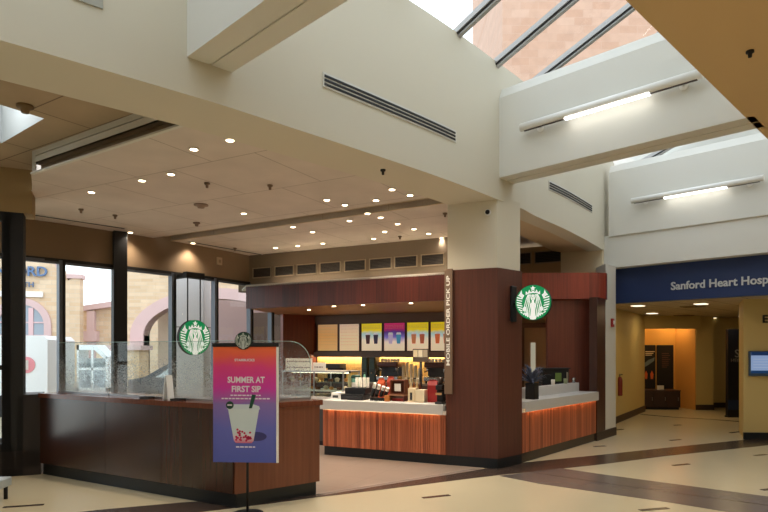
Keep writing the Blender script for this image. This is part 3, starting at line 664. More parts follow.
A = ray_line(762, WB, wd)[0]
r = tag(text('E', .19, mat('sign black', srgb(24, 20, 18), .5), 'wall_letter', None, loc=(A.x, A.y-.01, 2.17), rot=(PI/2, 0, wa), ext=.008, align='LEFT', bold=.006), 'black capital letter E on the tan right wall above the screen', 'letter')
# pier fire alarm, thermostat, extinguisher sign
pdn = Vector((.35, .42)).normalized(); A = ray_line(611.5, Vector((4.08, 11.05)), pdn)[0]; pz = math.atan2(pdn.y, pdn.x)
r = thing('fire_alarm', 'small red and white fire alarm strobe high on the white pier', 'alarm', (A.x, A.y, 2.05), pz)
MB().box(-.05, .05, -.04, .0, 0, .16, .006).build('housing', mat('alarm red', srgb(150, 30, 26), .5), r)
MB().box(-.03, .03, -.055, -.04, .05, .12, .004).build('strobe', white, r)
A2 = ray_line(618.5, cl0, t if False else (cl1-cl0).normalized())[0]
r = thing('extinguisher', 'narrow red fire extinguisher on the corridor wall past the pier', 'fire extinguisher', (A2.x+.02, A2.y-.03, .60), 0)
MB().lathe([(.0, 0), (.05, 0), (.055, .03), (.055, .36), (.03, .42), (.0, .42)]).build('cylinder', mat('extinguisher red', srgb(120, 30, 22), .4), r)
MB().cyl((0, 0, .42), (0, 0, .46), .012).box(-.015, .06, -.01, .01, .46, .48).build('valve', black, r)
# corridor lights
def pxceil(name, px, py, z, w, d, mats, lab, cat, grp, ang=sang):
    p = Hp(px, py, z); return tag(MB().box(-w/2, w/2, -d/2, d/2, -.012, 0).build(name, mats, None, p, ang), lab, cat, grp)
cg = emis('corridor lamp', (1, .85, .58, 1), 1.3)
labs = ['square recessed corridor light nearest the navy band left end', 'square recessed corridor light behind the one nearest the pier', 'square recessed corridor light at the right, close under the navy band', 'square recessed corridor light left of the dark standing panel top', 'square recessed corridor light farthest back, in front of the niche', 'square recessed corridor light beside the right wall edge']
for i, (x, y) in enumerate([(638, 305.7), (652, 313.3), (701, 303.8), (713, 318), (690, 319.2), (744, 316)]):
    pxceil('corridor_light', x, y, 2.54, (.2), (.24), cg, labs[i], 'ceiling light', 'recessed lights in the corridor ceiling')
for (x, y, l) in ((693, 306.5, 'dark air grille in the corridor ceiling near the navy band'), (684, 315.5, 'dark air grille in the corridor ceiling, the farther one')):
    pxceil('ceiling_grille', x, y, 2.54, .4, .4, mat('grille tan', srgb(120, 100, 70), .7), l, 'vent', None)

# ------------------------------------------------------------------ left bar counter
A = Vector((-1.52, 6.08)); Lp = Vector((-4.45, 7.78)); E = Vector((-.725, 6.69))
I = Vector((-1.569, 6.80)); L2 = Vector((-4.15, 8.30)); E2 = Vector((-1.09, 7.17))
ld = (A-Lp).normalized(); ln = Vector((-ld.y, ld.x)); ed = (E-A).normalized(); enn = Vector((-ed.y, ed.x))
bar = thing('bar_counter', 'dark walnut bar counter wrapping the left side behind the banner stand', 'counter', (A.x, A.y, 0))
off = -Vector((A.x, A.y, 0))
def at(mb, name, m, par=bar): return mb.build(name, m, par, loc=-Vector((par.location.x, par.location.y, 0)))
ko = .03
at(MB().prism([Lp+ln*ko, A+ln*ko*1.1, E-ed*.02+enn*ko, E2, I, L2], 0, .145), 'plinth', kickm)
# cladding: three front panels and an end panel
Ls = (A-Lp).length
cuts = [0]; 
for x in (106, 162): cuts.append((ray_line(x, Lp, ld)[0].xy-Lp).length)
cuts.append(Ls)
for i in range(3):
    a = Lp+ld*(cuts[i]+.003); b = Lp+ld*(cuts[i+1]-.003)
    at(MB().prism([a-ln*.012, b-ln*.012, b+ln*.03, a+ln*.03], .15, 1.0), 'front_panel', wd_dark)
at(MB().prism([A+ed*.0-enn*.012+ld*.01, E-enn*.012, E+enn*.03, A+enn*.03], .15, 1.0), 'end_panel', wd_end)
at(MB().prism([Lp+ln*.035, A+ln*.05, E+enn*.035-ed*.01, E2, I, L2], .145, 1.0), 'carcass', dkgrey)
o_ = .035
at(MB().prism([Lp-ln*o_, A-ln*o_*.5-enn*o_*.7+ld*.01, E-enn*o_+ed*.03, E2+ed*.03+enn*.02, I+ln*.02, L2+ln*.02], 1.0, 1.055), 'countertop', wood('countertop wood', srgb(100, 54, 38), srgb(130, 74, 52), .6, math.radians(-30), .16, .2))
# etched glass guards standing on the bar
g0 = Lp+ld*.12+ln*.16; g1 = A-ld*.06+ln*.14
def guard_panel(a, b, lab, name='glass_guard', rnd=False):
    t = (b-a); Lg = t.length; rz = math.atan2(t.y, t.x); r = thing(name, lab, 'glass screen', (a.x, a.y, 1.055), rz)
    z1 = .65
    if rnd: poly = [(0, .02), (Lg, .02), (Lg, z1-.25)]+[(Lg-.25+.25*math.cos(q), z1-.25+.25*math.sin(q)) for q in [PI/2*i/8 for i in range(1, 9)]]+[(0, z1)]
    else: poly = [(0, .02), (Lg, .02), (Lg, z1), (0, z1)]
    o = MB().plate([(x, z+1.055) for x, z in poly], 0, .008).build('pane', guard, r, loc=(0, 0, -1.055))
    MB().box(0, Lg, -.012, .02, 0, .025).build('base_channel', alum, r)
    m = MB().box(0, Lg-(.25 if rnd else 0), -.002, .010, z1, z1+.006)
    if rnd: m.tube([(Lg-.25+.25*math.cos(q), .004, z1-.25+.25*math.sin(q)) for q in [PI/2*i/8 for i in range(9)]]+[], .005); m.cyl((Lg, .004, .02), (Lg, .004, z1-.25), .004)
    m.build('edge', mat('glass edge', srgb(150, 180, 176), .2), r)
h = (g1-g0)/3
for i, l in enumerate(('etched glass screen on the bar nearest the windows', 'etched glass screen on the bar, the middle one of three', 'etched glass screen on the bar beside the banner')):
    guard_panel(g0+h*i+ld*.01, g0+h*(i+1)-ld*.01, l)
guard_panel(A+enn*.15+ed*.16, E-ed*.02+enn*.15, 'round cornered etched glass screen on the short end of the bar', rnd=True)
# tent card on bar
q = ray_line(168.5, Lp+ln*.08, ld)[0]
r = thing('tent_card', 'white folded A shaped card standing on the bar left of the banner', 'card', (q.x, q.y, 1.055), math.atan2(ld.y, ld.x))
m = MB(); 
for s in (-1, 1): m.plate([(s*.05, 0), (s*.035, 0), (-s*.002, .27), (s*.012, .27)], -.04, .04)
m.box(-.012, .012, -.04, .04, .25, .275); m.build('card', mat('card white', srgb(226, 232, 236), .5), r)
MB().box(-.045, .045, -.03, .03, .0, .012).build('base', clear, r)
for k, (x, lab) in enumerate(((147, 'flat dark tray on the bar left of the A shaped card'), (178, 'flat dark tray on the bar right of the A shaped card'))):
    q = ray_line(x, Lp+ln*.07, ld)[0]
    r = thing('tray', lab, 'tray', (q.x, q.y, 1.055), math.atan2(ld.y, ld.x))
    MB().box(-.07, .07, -.05, .05, 0, .008, .003).build('base', dkgrey, r)
    m = MB(); m.box(-.07, .07, -.05, -.044, .008, .022); m.box(-.07, .07, .044, .05, .008, .022); m.box(-.07, -.064, -.044, .044, .008, .022); m.box(.064, .07, -.044, .044, .008, .022); m.build('rim', dkgrey, r)
# edge of a table at the extreme left foreground
q = G(-12, 500)
r = thing('side_table', 'pale table corner with dark leg at the bottom left picture edge', 'table', (-4.27, 6.27, 0), .1)
MB().box(-.3, .24, -.25, .25, .14, .235, .01).build('table_top', mat('pale blue grey laminate', srgb(176, 186, 190), .4), r)
for sx in (-.22, .2):
    for sy in (-.2, .2): MB().cyl((sx, sy, 0), (sx, sy, .14), .02).build('leg', black, r)

# ------------------------------------------------------------------ siren emblem
def emblem(parent, R, y, mdisc, mwhite, back=None, thick=.02, name='emblem'):
    """round face in the local x,z plane looking towards -y"""
    m = MB(); m.cyl((0, y, 0), (0, y+thick, 0), R, seg=48); m.build('sign_face', mdisc, parent)
    m = MB(); y0 = y-.004; y1 = y
    def P(pts): m.plate([(a*R, b*R) for a, b in pts], y0, y1)
    def star(cx, cy, r):
        P([(cx+(r if i % 2 == 0 else r*.42)*math.sin(i*PI/5), cy+(r if i % 2 == 0 else r*.42)*math.cos(i*PI/5)) for i in range(10)])
    star(0, .80, .17)
    P([(-.42, .44), (-.40, .66), (-.29, .55), (-.21, .74), (-.12, .58), (0, .68), (.12, .58), (.21, .74), (.29, .55), (.40, .66), (.42, .44), (.2, .52), (0, .54), (-.2, .52)])
    # face and neck
    P([(.125*math.cos(a), .27+.185*math.sin(a)) for a in [2*PI*i/20 for i in range(20)]])
    P([(-.06, .12), (.06, .12), (.07, 0), (.14, -.12), (.12, -.40), (.14, -.70), (.17, -.975), (0, -1.0), (-.17, -.975), (-.14, -.70), (-.12, -.40), (-.14, -.12), (-.07, 0)])
    # wavy hair strands
    for s in (-1, 1):
        for k, (x0, x1) in enumerate(((.175, .19), (.245, .29), (.315, .39), (.385, .49))):
            cl = []
            for j in range(17):
                u = j/16; z = .46-u*(1.36-.07*k); xx = x0+(x1-x0)*u+.16*u*u*(.6+.4*k)*0+.026*math.sin(u*10+k*.8)
                if u < .2: xx *= (.66+u*1.7)
                cl.append((s*xx, z))
            w = .021
            P([(a-w, b) for a, b in cl]+[(a+w, b) for a, b in cl[::-1]])
        # tails at the sides: fin plus bars
        P([(s*.50, .42), (s*.62, .50), (s*.66, .72), (s*.76, .50), (s*.86, .40), (s*.70, .34), (s*.60, .22)])
        for j in range(7):
            z = .22-.14*j; x0 = .60+.02*j if j < 3 else .60-.0*j; x1 = min(.93, math.sqrt(max(.05, .90-z*z)))
            if x1 > x0: P([(s*x0, z-.03), (s*x1, z+.045), (s*x1, z+.115), (s*x0, z+.03)])
        P([(s*.36, -.30), (s*.52, -.24), (s*.60, -.40), (s*.52, -.52), (s*.42, -.46)])
        for j in range(3):
            x0 = .30+.11*j; P([(s*x0, -.62), (s*(x0+.05), -.60), (s*(x0+.03), -.86+.07*j), (s*(x0-.03), -.84+.07*j)])
    o = m.build(name, mwhite, parent, fix=False)
    m = MB(); y0 = y-.008; y1 = y-.004
    for s in (-1, 1):
        P([(s*.035, .30), (s*.065, .325), (s*.11, .30), (s*.07, .285)]); P([(s*.03, .345), (s*.07, .375), (s*.12, .35), (s*.07, .36)])
    P([(-.055, .165), (0, .18), (.055, .165), (0, .145)]); P([(-.012, .30), (.012, .30), (.02, .22), (-.02, .22)])
    m.build('emblem_detail', mdisc, parent, fix=False)
    if back: MB().cyl((0, y+thick, 0), (0, y+thick+back, 0), R*1.015, seg=48).build('housing', black, parent)
# left hanging round sign by the windows
LX = 194; hp = ray_line(LX, W[20] if False else Vector((-3.75, 11.1)), Vector((.55, .83)).normalized())[0]
Yh = 11.0; hx = (LX-CX)/f_*Yh; zc = EYE+(HZ-337.5)/f_*Yh; Rh = 17.3/f_*Yh
r = thing('round_sign', 'round green emblem sign hanging on two rods in front of the windows', 'sign', (hx, Yh, zc), 0)
r.location = (hx, Yh, zc); r.rotation_euler.z = math.radians(50)
emblem(r, Rh, -.04, green, signwhite, None, .08)
MB().cyl((0, -.042, 0), (0, .045, 0), Rh*1.015, seg=48, cap=False).build('rim', black, r, fix=False)
m = MB()
for s in (-1, 1): m.cyl((s*.13, 0, Rh*.85), (s*.13, 0, 3.035-zc), .012, seg=8)
m.build('rods', black, r)
MB().box(-.19, .19, -.06, .06, 2.93-zc, 3.035-zc, .004).build('mounting_plate', black, r)
# bring mounting up against head trim: a support arm back to the window head
MB().box(-.05, .05, -.02, .75, 2.97-zc, 3.03-zc).build('arm', black, r)
# right blade sign on the column
RF = (Vector(R_)-Vector(P_)).normalized(); q = ray_line(512.3, Vector(P_), RF)[0]; ra = math.atan2(RF.y, RF.x)
perp = Vector((RF.y, -RF.x))
ctr, s_ = ray_line(533.8, q.xy, perp)
Yc = ctr.y; zc = EYE+(HZ-302.6)/f_*Yc; R2 = 17.2/f_*Yc
r = thing('round_sign', 'round green emblem sign projecting from the wooden column', 'sign', (ctr.x, ctr.y, zc), math.atan2(perp.y, perp.x)+math.radians(22))
emblem(r, R2, -.06, green, signwhite, None, .10)
MB().cyl((0, -.055, 0), (0, .05, 0), R2*1.02, seg=48, cap=False).build('rim', black, r, fix=False)
r2 = thing('sign_bracket', 'black wall bracket holding the round sign on the column', 'bracket', (q.x, q.y, zc), ra)
MB().box(-.06, .06, -.035, -.0, -.25, .25, .01).build('back_plate', black, r2)
dist = (ctr.xy-q.xy).length
MB().cyl((0, -.03, 0), (0, -(dist-R2)-.03, 0), .022).build('arm', black, r2)

# order pick up blade
r = thing('pickup_plaque', 'tall narrow tan plaque with vertical lettering on the column edge', 'sign', (.87, 8.40, .98), math.atan2(.3-.6, .67)) 
ca = math.atan2(P_[1]-L_[1], P_[0]-L_[0]); q0 = ray_line(444.8, Vector((L_[0], L_[1]-.03)), (Vector(P_)-Vector(L_)).normalized())[0]
r.location = (q0.x, q0.y, 1.0); r.rotation_euler.z = ca
MB().box(0, .115, -.02, .012, 0, 1.745, .003).build('panel', mat('tan plaque', srgb(128, 104, 84), .5), r)
text('MOBILE ORDER PICK UP', .068, mat('plaque letters', srgb(226, 220, 206), .5, emit=(1, .95, .85, 1), es=.15), 'lettering', r, loc=(.057, -.022, 1.02), rot=(PI/2, -PI/2, 0), ext=.002, bold=.0015, width=1.25)

# ------------------------------------------------------------------ banner stand
bx = G(247.5, 512.6)
bx = Vector(((247.5-CX)/f_*5.90, 5.90, 0))
r = thing('banner_stand', 'purple orange poster stand with iced drink in front of the bar', 'banner', bx, math.radians(-4))
MB().lathe([(.0, 0), (.155, 0), (.155, .008), (.12, .016), (.02, .022), (.0, .022)], seg=32).build('base', black, r)
MB().cyl((0, 0, .02), (0, 0, 1.70), .0125).build('pole', black, r)
bw = .315; z0 = .51; z1 = 1.64; bxo = -.02
st = [(0, srgb(80, 92, 176)), (.3, srgb(104, 108, 192)), (.5, srgb(140, 116, 184)), (.64, srgb(214, 56, 168)), (.82, srgb(234, 66, 136)), (.93, srgb(250, 104, 76)), (1, srgb(252, 116, 62))]
bpn = MB().box(bxo-bw, bxo+bw, -.03, -.018, z0, z1).build('panel', print_mat('banner print', st, z0, z1, 0, .08, .5), r)
MB().box(bxo+bw, bxo+bw+.02, -.034, -.014, z0, z1).build('side_edge', white, r)
MB().box(bxo-bw-.01, bxo+bw+.02, -.038, -.01, z1, z1+.04, .004).build('top_bar', black, r)
wt = mat('banner white ink', srgb(238, 232, 238), .5)
text('SUMMER AT', .082, wt, 'lettering', bpn, loc=(bxo+.015, -.032, 1.315), ext=.001, bold=.0022, width=.37)
text('FIRST SIP', .082, wt, 'lettering', bpn, loc=(bxo+.015, -.032, 1.225), ext=.001, bold=.0022, width=.29)
text('STARBUCKS', .034, wt, 'small_lettering', bpn, loc=(bxo+.0, -.032, 1.51), ext=.001, bold=.0008, width=.20)
m = MB()
for zz, x0, x1 in ((1.16, -.14, .16), (1.128, -.23, .25), (.655, -.085, .105)):
    x = x0
    while x < x1:
        ww = random.uniform(.02, .045); m.box(bxo+x, bxo+min(x+ww, x1), -.0325, -.03, zz, zz+.012); x += ww+.008
m.build('fine_print', wt, bpn)
def pl_(m, pts, y0, y1): m.plate(pts, y0, y1); return m
cx = bxo+.0
pl_(MB(), [(cx+.12+.10*math.cos(a), .765+.045*math.sin(a)) for a in [2*PI*i/24 for i in range(24)]], -.0315, -.03).build('printed_shadow', mat('banner shadow ink', srgb(62, 60, 120), .5), bpn)
pl_(MB(), [(cx-.105, .72), (cx-.085, .700), (cx+.07, .700), (cx+.09, .72), (cx+.145, 1.035), (cx-.165, 1.035)], -.034, -.03).build('printed_cup', print_mat('cup print', [(0, srgb(216, 90, 130)), (.12, srgb(222, 200, 214)), (.3, srgb(204, 220, 224)), (1, srgb(214, 226, 228))], .70, 1.06, 0, .1), bpn)
pl_(MB(), [(cx-.175, 1.030), (cx+.155, 1.030), (cx+.145, 1.06), (cx+.09, 1.078), (cx-.11, 1.078), (cx-.165, 1.06)], -.036, -.03).build('printed_lid', mat('lid ink', srgb(206, 218, 226), .5), bpn)
m = MB()
for i in range(34):
    a = random.uniform(-.085, .065); b = .715+abs(random.gauss(0, .045))
    if b < .85: m.cyl((cx+a, -.036, b), (cx+a, -.034, b), .011, seg=8)
m.build('printed_pearls', mat('pearl ink', srgb(206, 40, 92), .5), bpn)
pl_(MB(), [(cx+.045, 1.04), (cx+.075, 1.04), (cx+.115, 1.17), (cx+.075, 1.175)], -.038, -.034).build('printed_straw', mat('straw ink', srgb(20, 76, 56), .5), bpn)
MB().cyl((cx-.145, -.040, 1.07), (cx-.145, -.034, 1.07), .038, seg=24).build('printed_badge', dgreen, bpn)
MB().box(cx-.168, cx-.122, -.042, -.040, 1.065, 1.077).build('badge_mark', wt, bpn)
tp = bpy.data.objects.new('topper', None); C.objects.link(tp); tp.parent = r; tp.location = (-.03, -.03, 1.70)
emblem(tp, .082, -.012, dgreen, shadewhite, None, .012)  # topper's shade is put into its dark green and greyed white
MB().cyl((0, 0, 0), (0, .012, 0), .088, seg=32).build('topper_rim', black, tp)

# ------------------------------------------------------------------ back service counter
F0 = Vector((-.94, 9.225)); F1 = Vector((.862, 8.397)); fd = (F1-F0).normalized(); fn = Vector((-fd.y, fd.x)); fa = math.atan2(fd.y, fd.x); FL = (F1-F0).length
ct = thing('service_counter', 'slatted walnut service counter with white top left of the column', 'counter', (F0.x, F0.y, 0), fa)
MB().box(.01, FL, .03, .62, 0, .145).build('plinth', kickm, ct)
MB().box(0, FL, .012, .6, .145, .70).build('front_panel', wd_s1, ct)
m = MB(); x = .0; 
while x < FL-.01:
    w = random.choice((.03, .045, .06)); m.box(x+.002, min(x+w, FL)-.002, 0, .013, .145, .70, .0015); x += w
m.build('slats', wd_s1, ct)
MB().box(0, FL, .0, .62, .70, .76).build('soffit', white, ct)
MB().box(-.02, FL-.02, -.055, .64, .76, .85, .004).build('worktop', solid, ct)
MB().box(-.02, FL-.02, -.055, -.038, .712, .762, .003).build('apron', solid, ct)
MB().box(.05, FL-.10, -.036, -.014, .748, .758).build('light_strip', ledm, ct)
# side counter right of the column
G0 = Vector((1.97, 8.53)); G1 = Vector((3.76, 10.64)); gd = (G1-G0).normalized(); ga = math.atan2(gd.y, gd.x); GL = (G1-G0).length
ct2 = thing('service_counter', 'slatted walnut pick up counter with white top right of the column', 'counter', (G0.x, G0.y, 0), ga)
MB().box(.0, GL, .03, .62, 0, .145).build('plinth', mat('warm grey base', srgb(70, 62, 52), .5), ct2)
MB().box(0, GL, .012, .6, .145, .72).build('front_panel', wd_s1, ct2)
m = MB(); x = .0
while x < GL-.01:
    w = random.choice((.03, .045, .06)); m.box(x+.002, min(x+w, GL)-.002, 0, .013, .145, .72, .0015); x += w
m.build('slats', wd_s1, ct2)
MB().box(0, GL, .0, .62, .72, .78).build('soffit', white, ct2)
MB().box(.0, GL-.01, -.055, .70, .78, .88, .004).build('worktop', solid, ct2)
MB().box(.0, GL-.01, -.055, -.038, .732, .782, .003).build('apron', solid, ct2)
MB().box(.10, GL-.06, -.036, -.014, .768, .778).build('light_strip', ledm, ct2)
MB().box(.22, GL-.02, .30, .40, .88, 1.03, .004).build('raised_ledge', solid, ct2)

# back bar along the menu wall
bb = ray_line(317, men-sn*.65, sd)[0]; bbe = ray_line(470, men-sn*.65, sd)[0]; BL = (bbe-bb).length
r = thing('back_bar', 'long dark back bar cabinet below the menu boards', 'counter', (bb.x, bb.y, 0), SANG)
MB().box(0, BL, 0, .6, .1, .86).build('body', mat('back bar laminate', srgb(70, 46, 36), .5), r)
MB().box(-.02, BL, -.02, .61, .86, .9, .004).build('worktop', mat('back bar top', srgb(120, 110, 100), .3), r)
MB().box(.02, BL, .05, .58, 0, .1).build('plinth', black, r)

def onbar(px, b=.3): return ray_line(px, bb.xy+sn*b, sd)[0]
def oncnt(px, b=.3): return ray_line(px, F0+fn*b, fd)[0]
m_chrome = mat('chrome', srgb(180, 180, 182), .2, 1.0)
m_brass = mat('dark copper', srgb(90, 52, 40), .3, .6)
# espresso machines on the back bar
def espresso(px, lab, w=.62):
    p = onbar(px, .3); r = thing('espresso_machine', lab, 'coffee machine', (p.x, p.y, .9), SANG, 'espresso machines on the back bar')
    MB().box(-w/2, w/2, -.2, .24, .05, .14, .01).build('drip_tray', m_chrome, r)
    MB().box(-w/2, w/2, .02, .24, .14, .36, .01).build('body', mat('machine black', srgb(30, 22, 20), .3), r)
    MB().box(-w/2, w/2, -.2, .24, .34, .46, .03).build('head', mat('machine brown', srgb(64, 34, 28), .3, .3), r)
    for sx in (-.2, .2):
        gh = MB().cyl((sx, -.1, .26), (sx, -.1, .34), .035).build('group_head', m_chrome, r)
        MB().cyl((sx, -.1, .27), (sx, -.26, .25), .013).build('handle', black, gh)
        MB().tube([(sx*1.35, -.18, .34), (sx*1.4, -.22, .26), (sx*1.4, -.2, .16)], .006).build('steam_wand', m_chrome, r)
    for sx in (-1, 1):
        for sy in (-.15, .2): MB().cyl((sx*(w/2-.04), sy, 0), (sx*(w/2-.04), sy, .05), .02).build('foot', black, r)
    MB().tube([(-w/2+.02, -.18, .49), (w/2-.02, -.18, .49), (w/2-.02, .22, .49), (-w/2+.02, .22, .49), (-w/2+.02, -.18, .49)], .005).build('cup_rail', m_chrome, r)
    for i in range(6):
        c = p+Vector((sd.x, sd.y, 0))*(-w/2+.05+i*.08)
        tag(MB().lathe([(.0, 0), (.025, 0), (.036, .07), (.033, .07), (.022, .006), (0, .006)], seg=12).build('cup', paper, None, (c.x, c.y, 1.36)), 'pale cup on the %s espresso machine, %s from left' % ('left' if px < 410 else 'right', ordn[i].replace('leftmost', 'first')), 'cup', 'cups on the espresso machines')
espresso(390.8, 'dark espresso machine on the back bar above the wooden card box', .52)
espresso(438, 'dark espresso machine on the back bar next to the column', .5)
# tall dark green dispensers
for i, (x, lab) in enumerate(((366.8, 'tall dark green dispenser on the back bar, the left of two'), (374.6, 'tall dark green dispenser on the back bar, beside the espresso machine'))):
    p = onbar(x, .3); r = thing('dispenser', lab, 'dispenser', (p.x, p.y, .9), SANG, 'tall green dispensers on the back bar')
    MB().box(-.075, .075, -.12, .12, 0, .56, .01).build('body', mat('dispenser green', srgb(14, 34, 28), .4), r)
    MB().box(-.06, .06, -.13, -.12, .30, .50, .004).build('panel', mat('dispenser panel', srgb(24, 52, 42), .4), r)
    MB().cyl((0, -.13, .22), (0, -.17, .2), .015).build('tap', m_chrome, r)
# black bin of paper goods + brewer left
p = onbar(335, .3); r = thing('coffee_brewer', 'low black coffee brewer on the back bar behind the pastry case', 'coffee machine', (p.x, p.y, .9), SANG)
MB().box(-.22, .22, -.15, .15, 0, .06, .005).build('base', black, r); MB().box(-.22, .22, .02, .15, .06, .30).build('body', black, r); MB().box(-.22, .22, -.15, .15, .30, .40, .01).build('head', dkgrey, r)
for sx in (-.11, .11): MB().lathe([(.0, .06), (.06, .06), (.07, .14), (.045, .22), (.04, .22), (.0, .22)], (sx, -.06, 0)).build('carafe', clear, r)
# pastry case
cA = ray_line(282, F0+fn*.78, fd)[0]; cB = ray_line(343.5, F0+fn*.78, fd)[0]; cL = (cB-cA).length
r = thing('pastry_case', 'glass pastry display case between the bar and the service counter', 'display case', (cA.x, cA.y, 0), fa)
MB().box(0, cL, 0, .6, .08, .78).build('body', mat('case body', srgb(60, 56, 54), .5), r)
MB().box(.03, cL-.03, .03, .57, 0, .08).build('plinth', black, r)
MB().box(-.01, cL+.01, -.01, .61, .78, .83, .004).build('deck', solid, r)
MB().box(.01, cL-.01, .02, .58, .915, .935).build('shelf', mat('shelf white', srgb(216, 214, 206), .4), r)
MB().box(.01, cL-.01, .08, .58, 1.07, 1.078).build('shelf', clear, r)
MB().box(-.01, cL+.01, -.01, .61, 1.235, 1.262, .003).build('top', alum, r)
m = MB()
for x in (0, cL*.52, cL-.02):
    for y in (0, .58): m.box(x, x+.02, y, y+.02, .83, 1.235)
m.build('post', alum, r)
MB().box(.02, cL-.02, .0, .005, .83, 1.235).build('front_glass', clear, r)
MB().box(.02, cL-.02, .595, .6, .83, 1.235).build('back_glass', clear, r)
MB().box(.03, cL-.03, .25, .29, 1.22, 1.232).build('case_light', emis('case lamp', (1, .85, .6, 1), 4), r)
pm = [mat('pastry golden', srgb(196, 140, 74), .7, bump=.3), mat('pastry pale', srgb(222, 204, 172), .7, bump=.3), mat('pastry brown', srgb(110, 66, 40), .7, bump=.3)]
def cp(x, y, z): v = Vector((cA.x, cA.y, 0))+Vector((fd.x, fd.y, 0))*x+Vector((fn.x, fn.y, 0))*y; return (v.x, v.y, z)
kinds = ['golden', 'pale', 'brown']
for sh, (z, nn) in enumerate(((.935, 9), (1.078, 8))):
    for i in range(nn):
        k = (i*2+sh) % 3; x = .08+i*(cL-.16)/(nn-1)
        m = MB()
        if k == 0: m.ball((0, 0, .03), .045, (1, .8, .65))
        elif k == 1: m.lathe([(.0, 0), (.03, 0), (.042, .035), (.046, .05), (.02, .068), (0, .07)], seg=14)
        else: m.box(-.04, .04, -.03, .03, 0, .045, .008)
        tag(m.build('pastry', pm[k], None, cp(x, .2+.04*(i % 2), z), fa), '%s pastry on the %s shelf of the glass case, %s from left' % (kinds[k], 'lower' if sh == 0 else 'upper', ordn[i].replace('leftmost', 'first')), 'pastry', 'pastries in the glass case')
# card signs on the case
def card(px0, px1, b, z0, z1, lab, nl, ink):
    a = ray_line(px0, F0+fn*b, fd)[0]; c = ray_line(px1, F0+fn*b, fd)[0]; L = (c-a).length
    r = thing('counter_card', lab, 'sign', (a.x, a.y, z0), fa)
    MB().box(0, L, 0, .012, 0, z1-z0, .002).build('card', paper, r)
    m = MB()
    for j in range(nl):
        zz = (z1-z0)*(.75-.5*j/max(1, nl-1)) if nl > 1 else (z1-z0)*.45; x = .03
        while x < L-.05: ww = random.uniform(.02, .05); m.box(x, min(x+ww, L-.03), -.003, 0, zz-.012, zz+.012); x += ww+.012
    m.build('printed_lines', ink, r)
ink = mat('card ink', srgb(150, 130, 126), .6)
card(285.5, 312, .9, 1.262, 1.47, 'pale two line card sign on top of the pastry case', 2, ink)
card(313, 325.5, .9, 1.262, 1.40, 'smaller pale card sign on the case, right of the two line one', 1, ink)
# steel pitcher left of case
p = cp(.09, .3, 1.262)
# ---- service counter items
CZ = .85
p = oncnt(338.5, .30); r = thing('napkin_box', 'square white box on the left end of the service counter', 'box', (p.x, p.y, CZ), fa)
MB().box(-.075, .075, -.1, .1, 0, .10, .004).build('body', white, r); MB().box(-.05, .05, -.102, -.1, .02, .06).build('slot', dkgrey, r)
p = oncnt(357, .28)
r = thing('cup_organizer', 'two tier black organizer on the service counter under the white cups', 'organizer', (p.x, p.y, CZ), fa)
MB().box(-.21, .17, -.14, .16, 0, .085, .004).build('lower_tier', black, r)
MB().box(-.18, .17, -.06, .16, .085, .18, .004).build('upper_tier', mat('organizer black', srgb(24, 24, 28), .5), r)
MB().box(-.19, .15, -.145, -.14, .02, .065).build('drawer_front', dkgrey, r)
for i in range(4):
    x = 357+i*3.6; p = oncnt(x, .34)
    r = thing('cup_stack', 'upright sleeve of white cups on the black organizer, %s from left' % ordn[i].replace('leftmost', 'first'), 'cups', (p.x, p.y, CZ+.18), fa, 'cup sleeves on the black organizer')
    m = MB()
    for j in range(9): m.lathe([(.0, j*.016), (.021, j*.016), (.025, j*.016+.03), (.0, j*.016+.03)], seg=12)
    m.build('cups', paper, r)
# slanted lid tubes
for i in range(4):
    x = 373.2+i*4.3; p = oncnt(x, .22)
    r = thing('lid_tube', 'black slanted tube of white lids on the service counter, %s from left' % ordn[i].replace('leftmost', 'first'), 'lid dispenser', (p.x, p.y, CZ+.018), fa, 'slanted lid tubes beside the organizer')
    a = Vector((-.025, .02, .05)); b = Vector((.045, -.03, .25-.022*i)); d = (b-a)
    MB().cyl(a, a+d*.62, .029, seg=16).build('tube', black, r)
    m = MB()
    for j in range(5): m.cyl(a+d*(.62+j*.075), a+d*(.68+j*.075), .027, .025, seg=16)
    m.build('lids', paper, r)
    MB().box(-.028, .028, -.06, .06, -.018, .025, .003).build('stand', black, r)
# green and white bag, bottle
p = oncnt(356, .56); r = thing('drink_cup', 'tall green and white cup behind the black organizer', 'cup', (p.x, p.y, CZ), fa)
MB().lathe([(.0, 0), (.06, 0), (.075, .32), (.0, .32)]).build('cup', mat('cup green', srgb(70, 120, 104), .5), r)
MB().lathe([(.08, .32), (.08, .345), (.06, .37), (.0, .37)]).build('lid', dgreen, r)
MB().plate([(-.035, .10), (.035, .10), (.035, .25), (-.035, .25)], -.082, -.073).build('label_patch', paper, r)
p = oncnt(349.6, .5); r = thing('bottle', 'slim clear bottle with dark cap left of the green cup', 'bottle', (p.x, p.y, CZ), fa)
MB().lathe([(.0, 0), (.028, 0), (.03, .03), (.03, .28), (.012, .36), (.012, .40), (0, .40)]).build('bottle_body', mat('bottle glass', srgb(150, 150, 110), .15), r)
MB().lathe([(.0, .40), (.018, .40), (.018, .435), (0, .435)]).build('cap', black, r)
p = oncnt(364.5, .58); r = thing('bottle', 'slim pale green bottle right of the green cup', 'bottle', (p.x, p.y, CZ), fa)
MB().lathe([(.0, 0), (.026, 0), (.028, .03), (.028, .3), (.012, .38), (0, .38)]).build('bottle_body', mat('pale green glass', srgb(110, 160, 140), .2), r)
MB().lathe([(.0, .38), (.016, .38), (.016, .41), (0, .41)]).build('cap', dgreen, r)
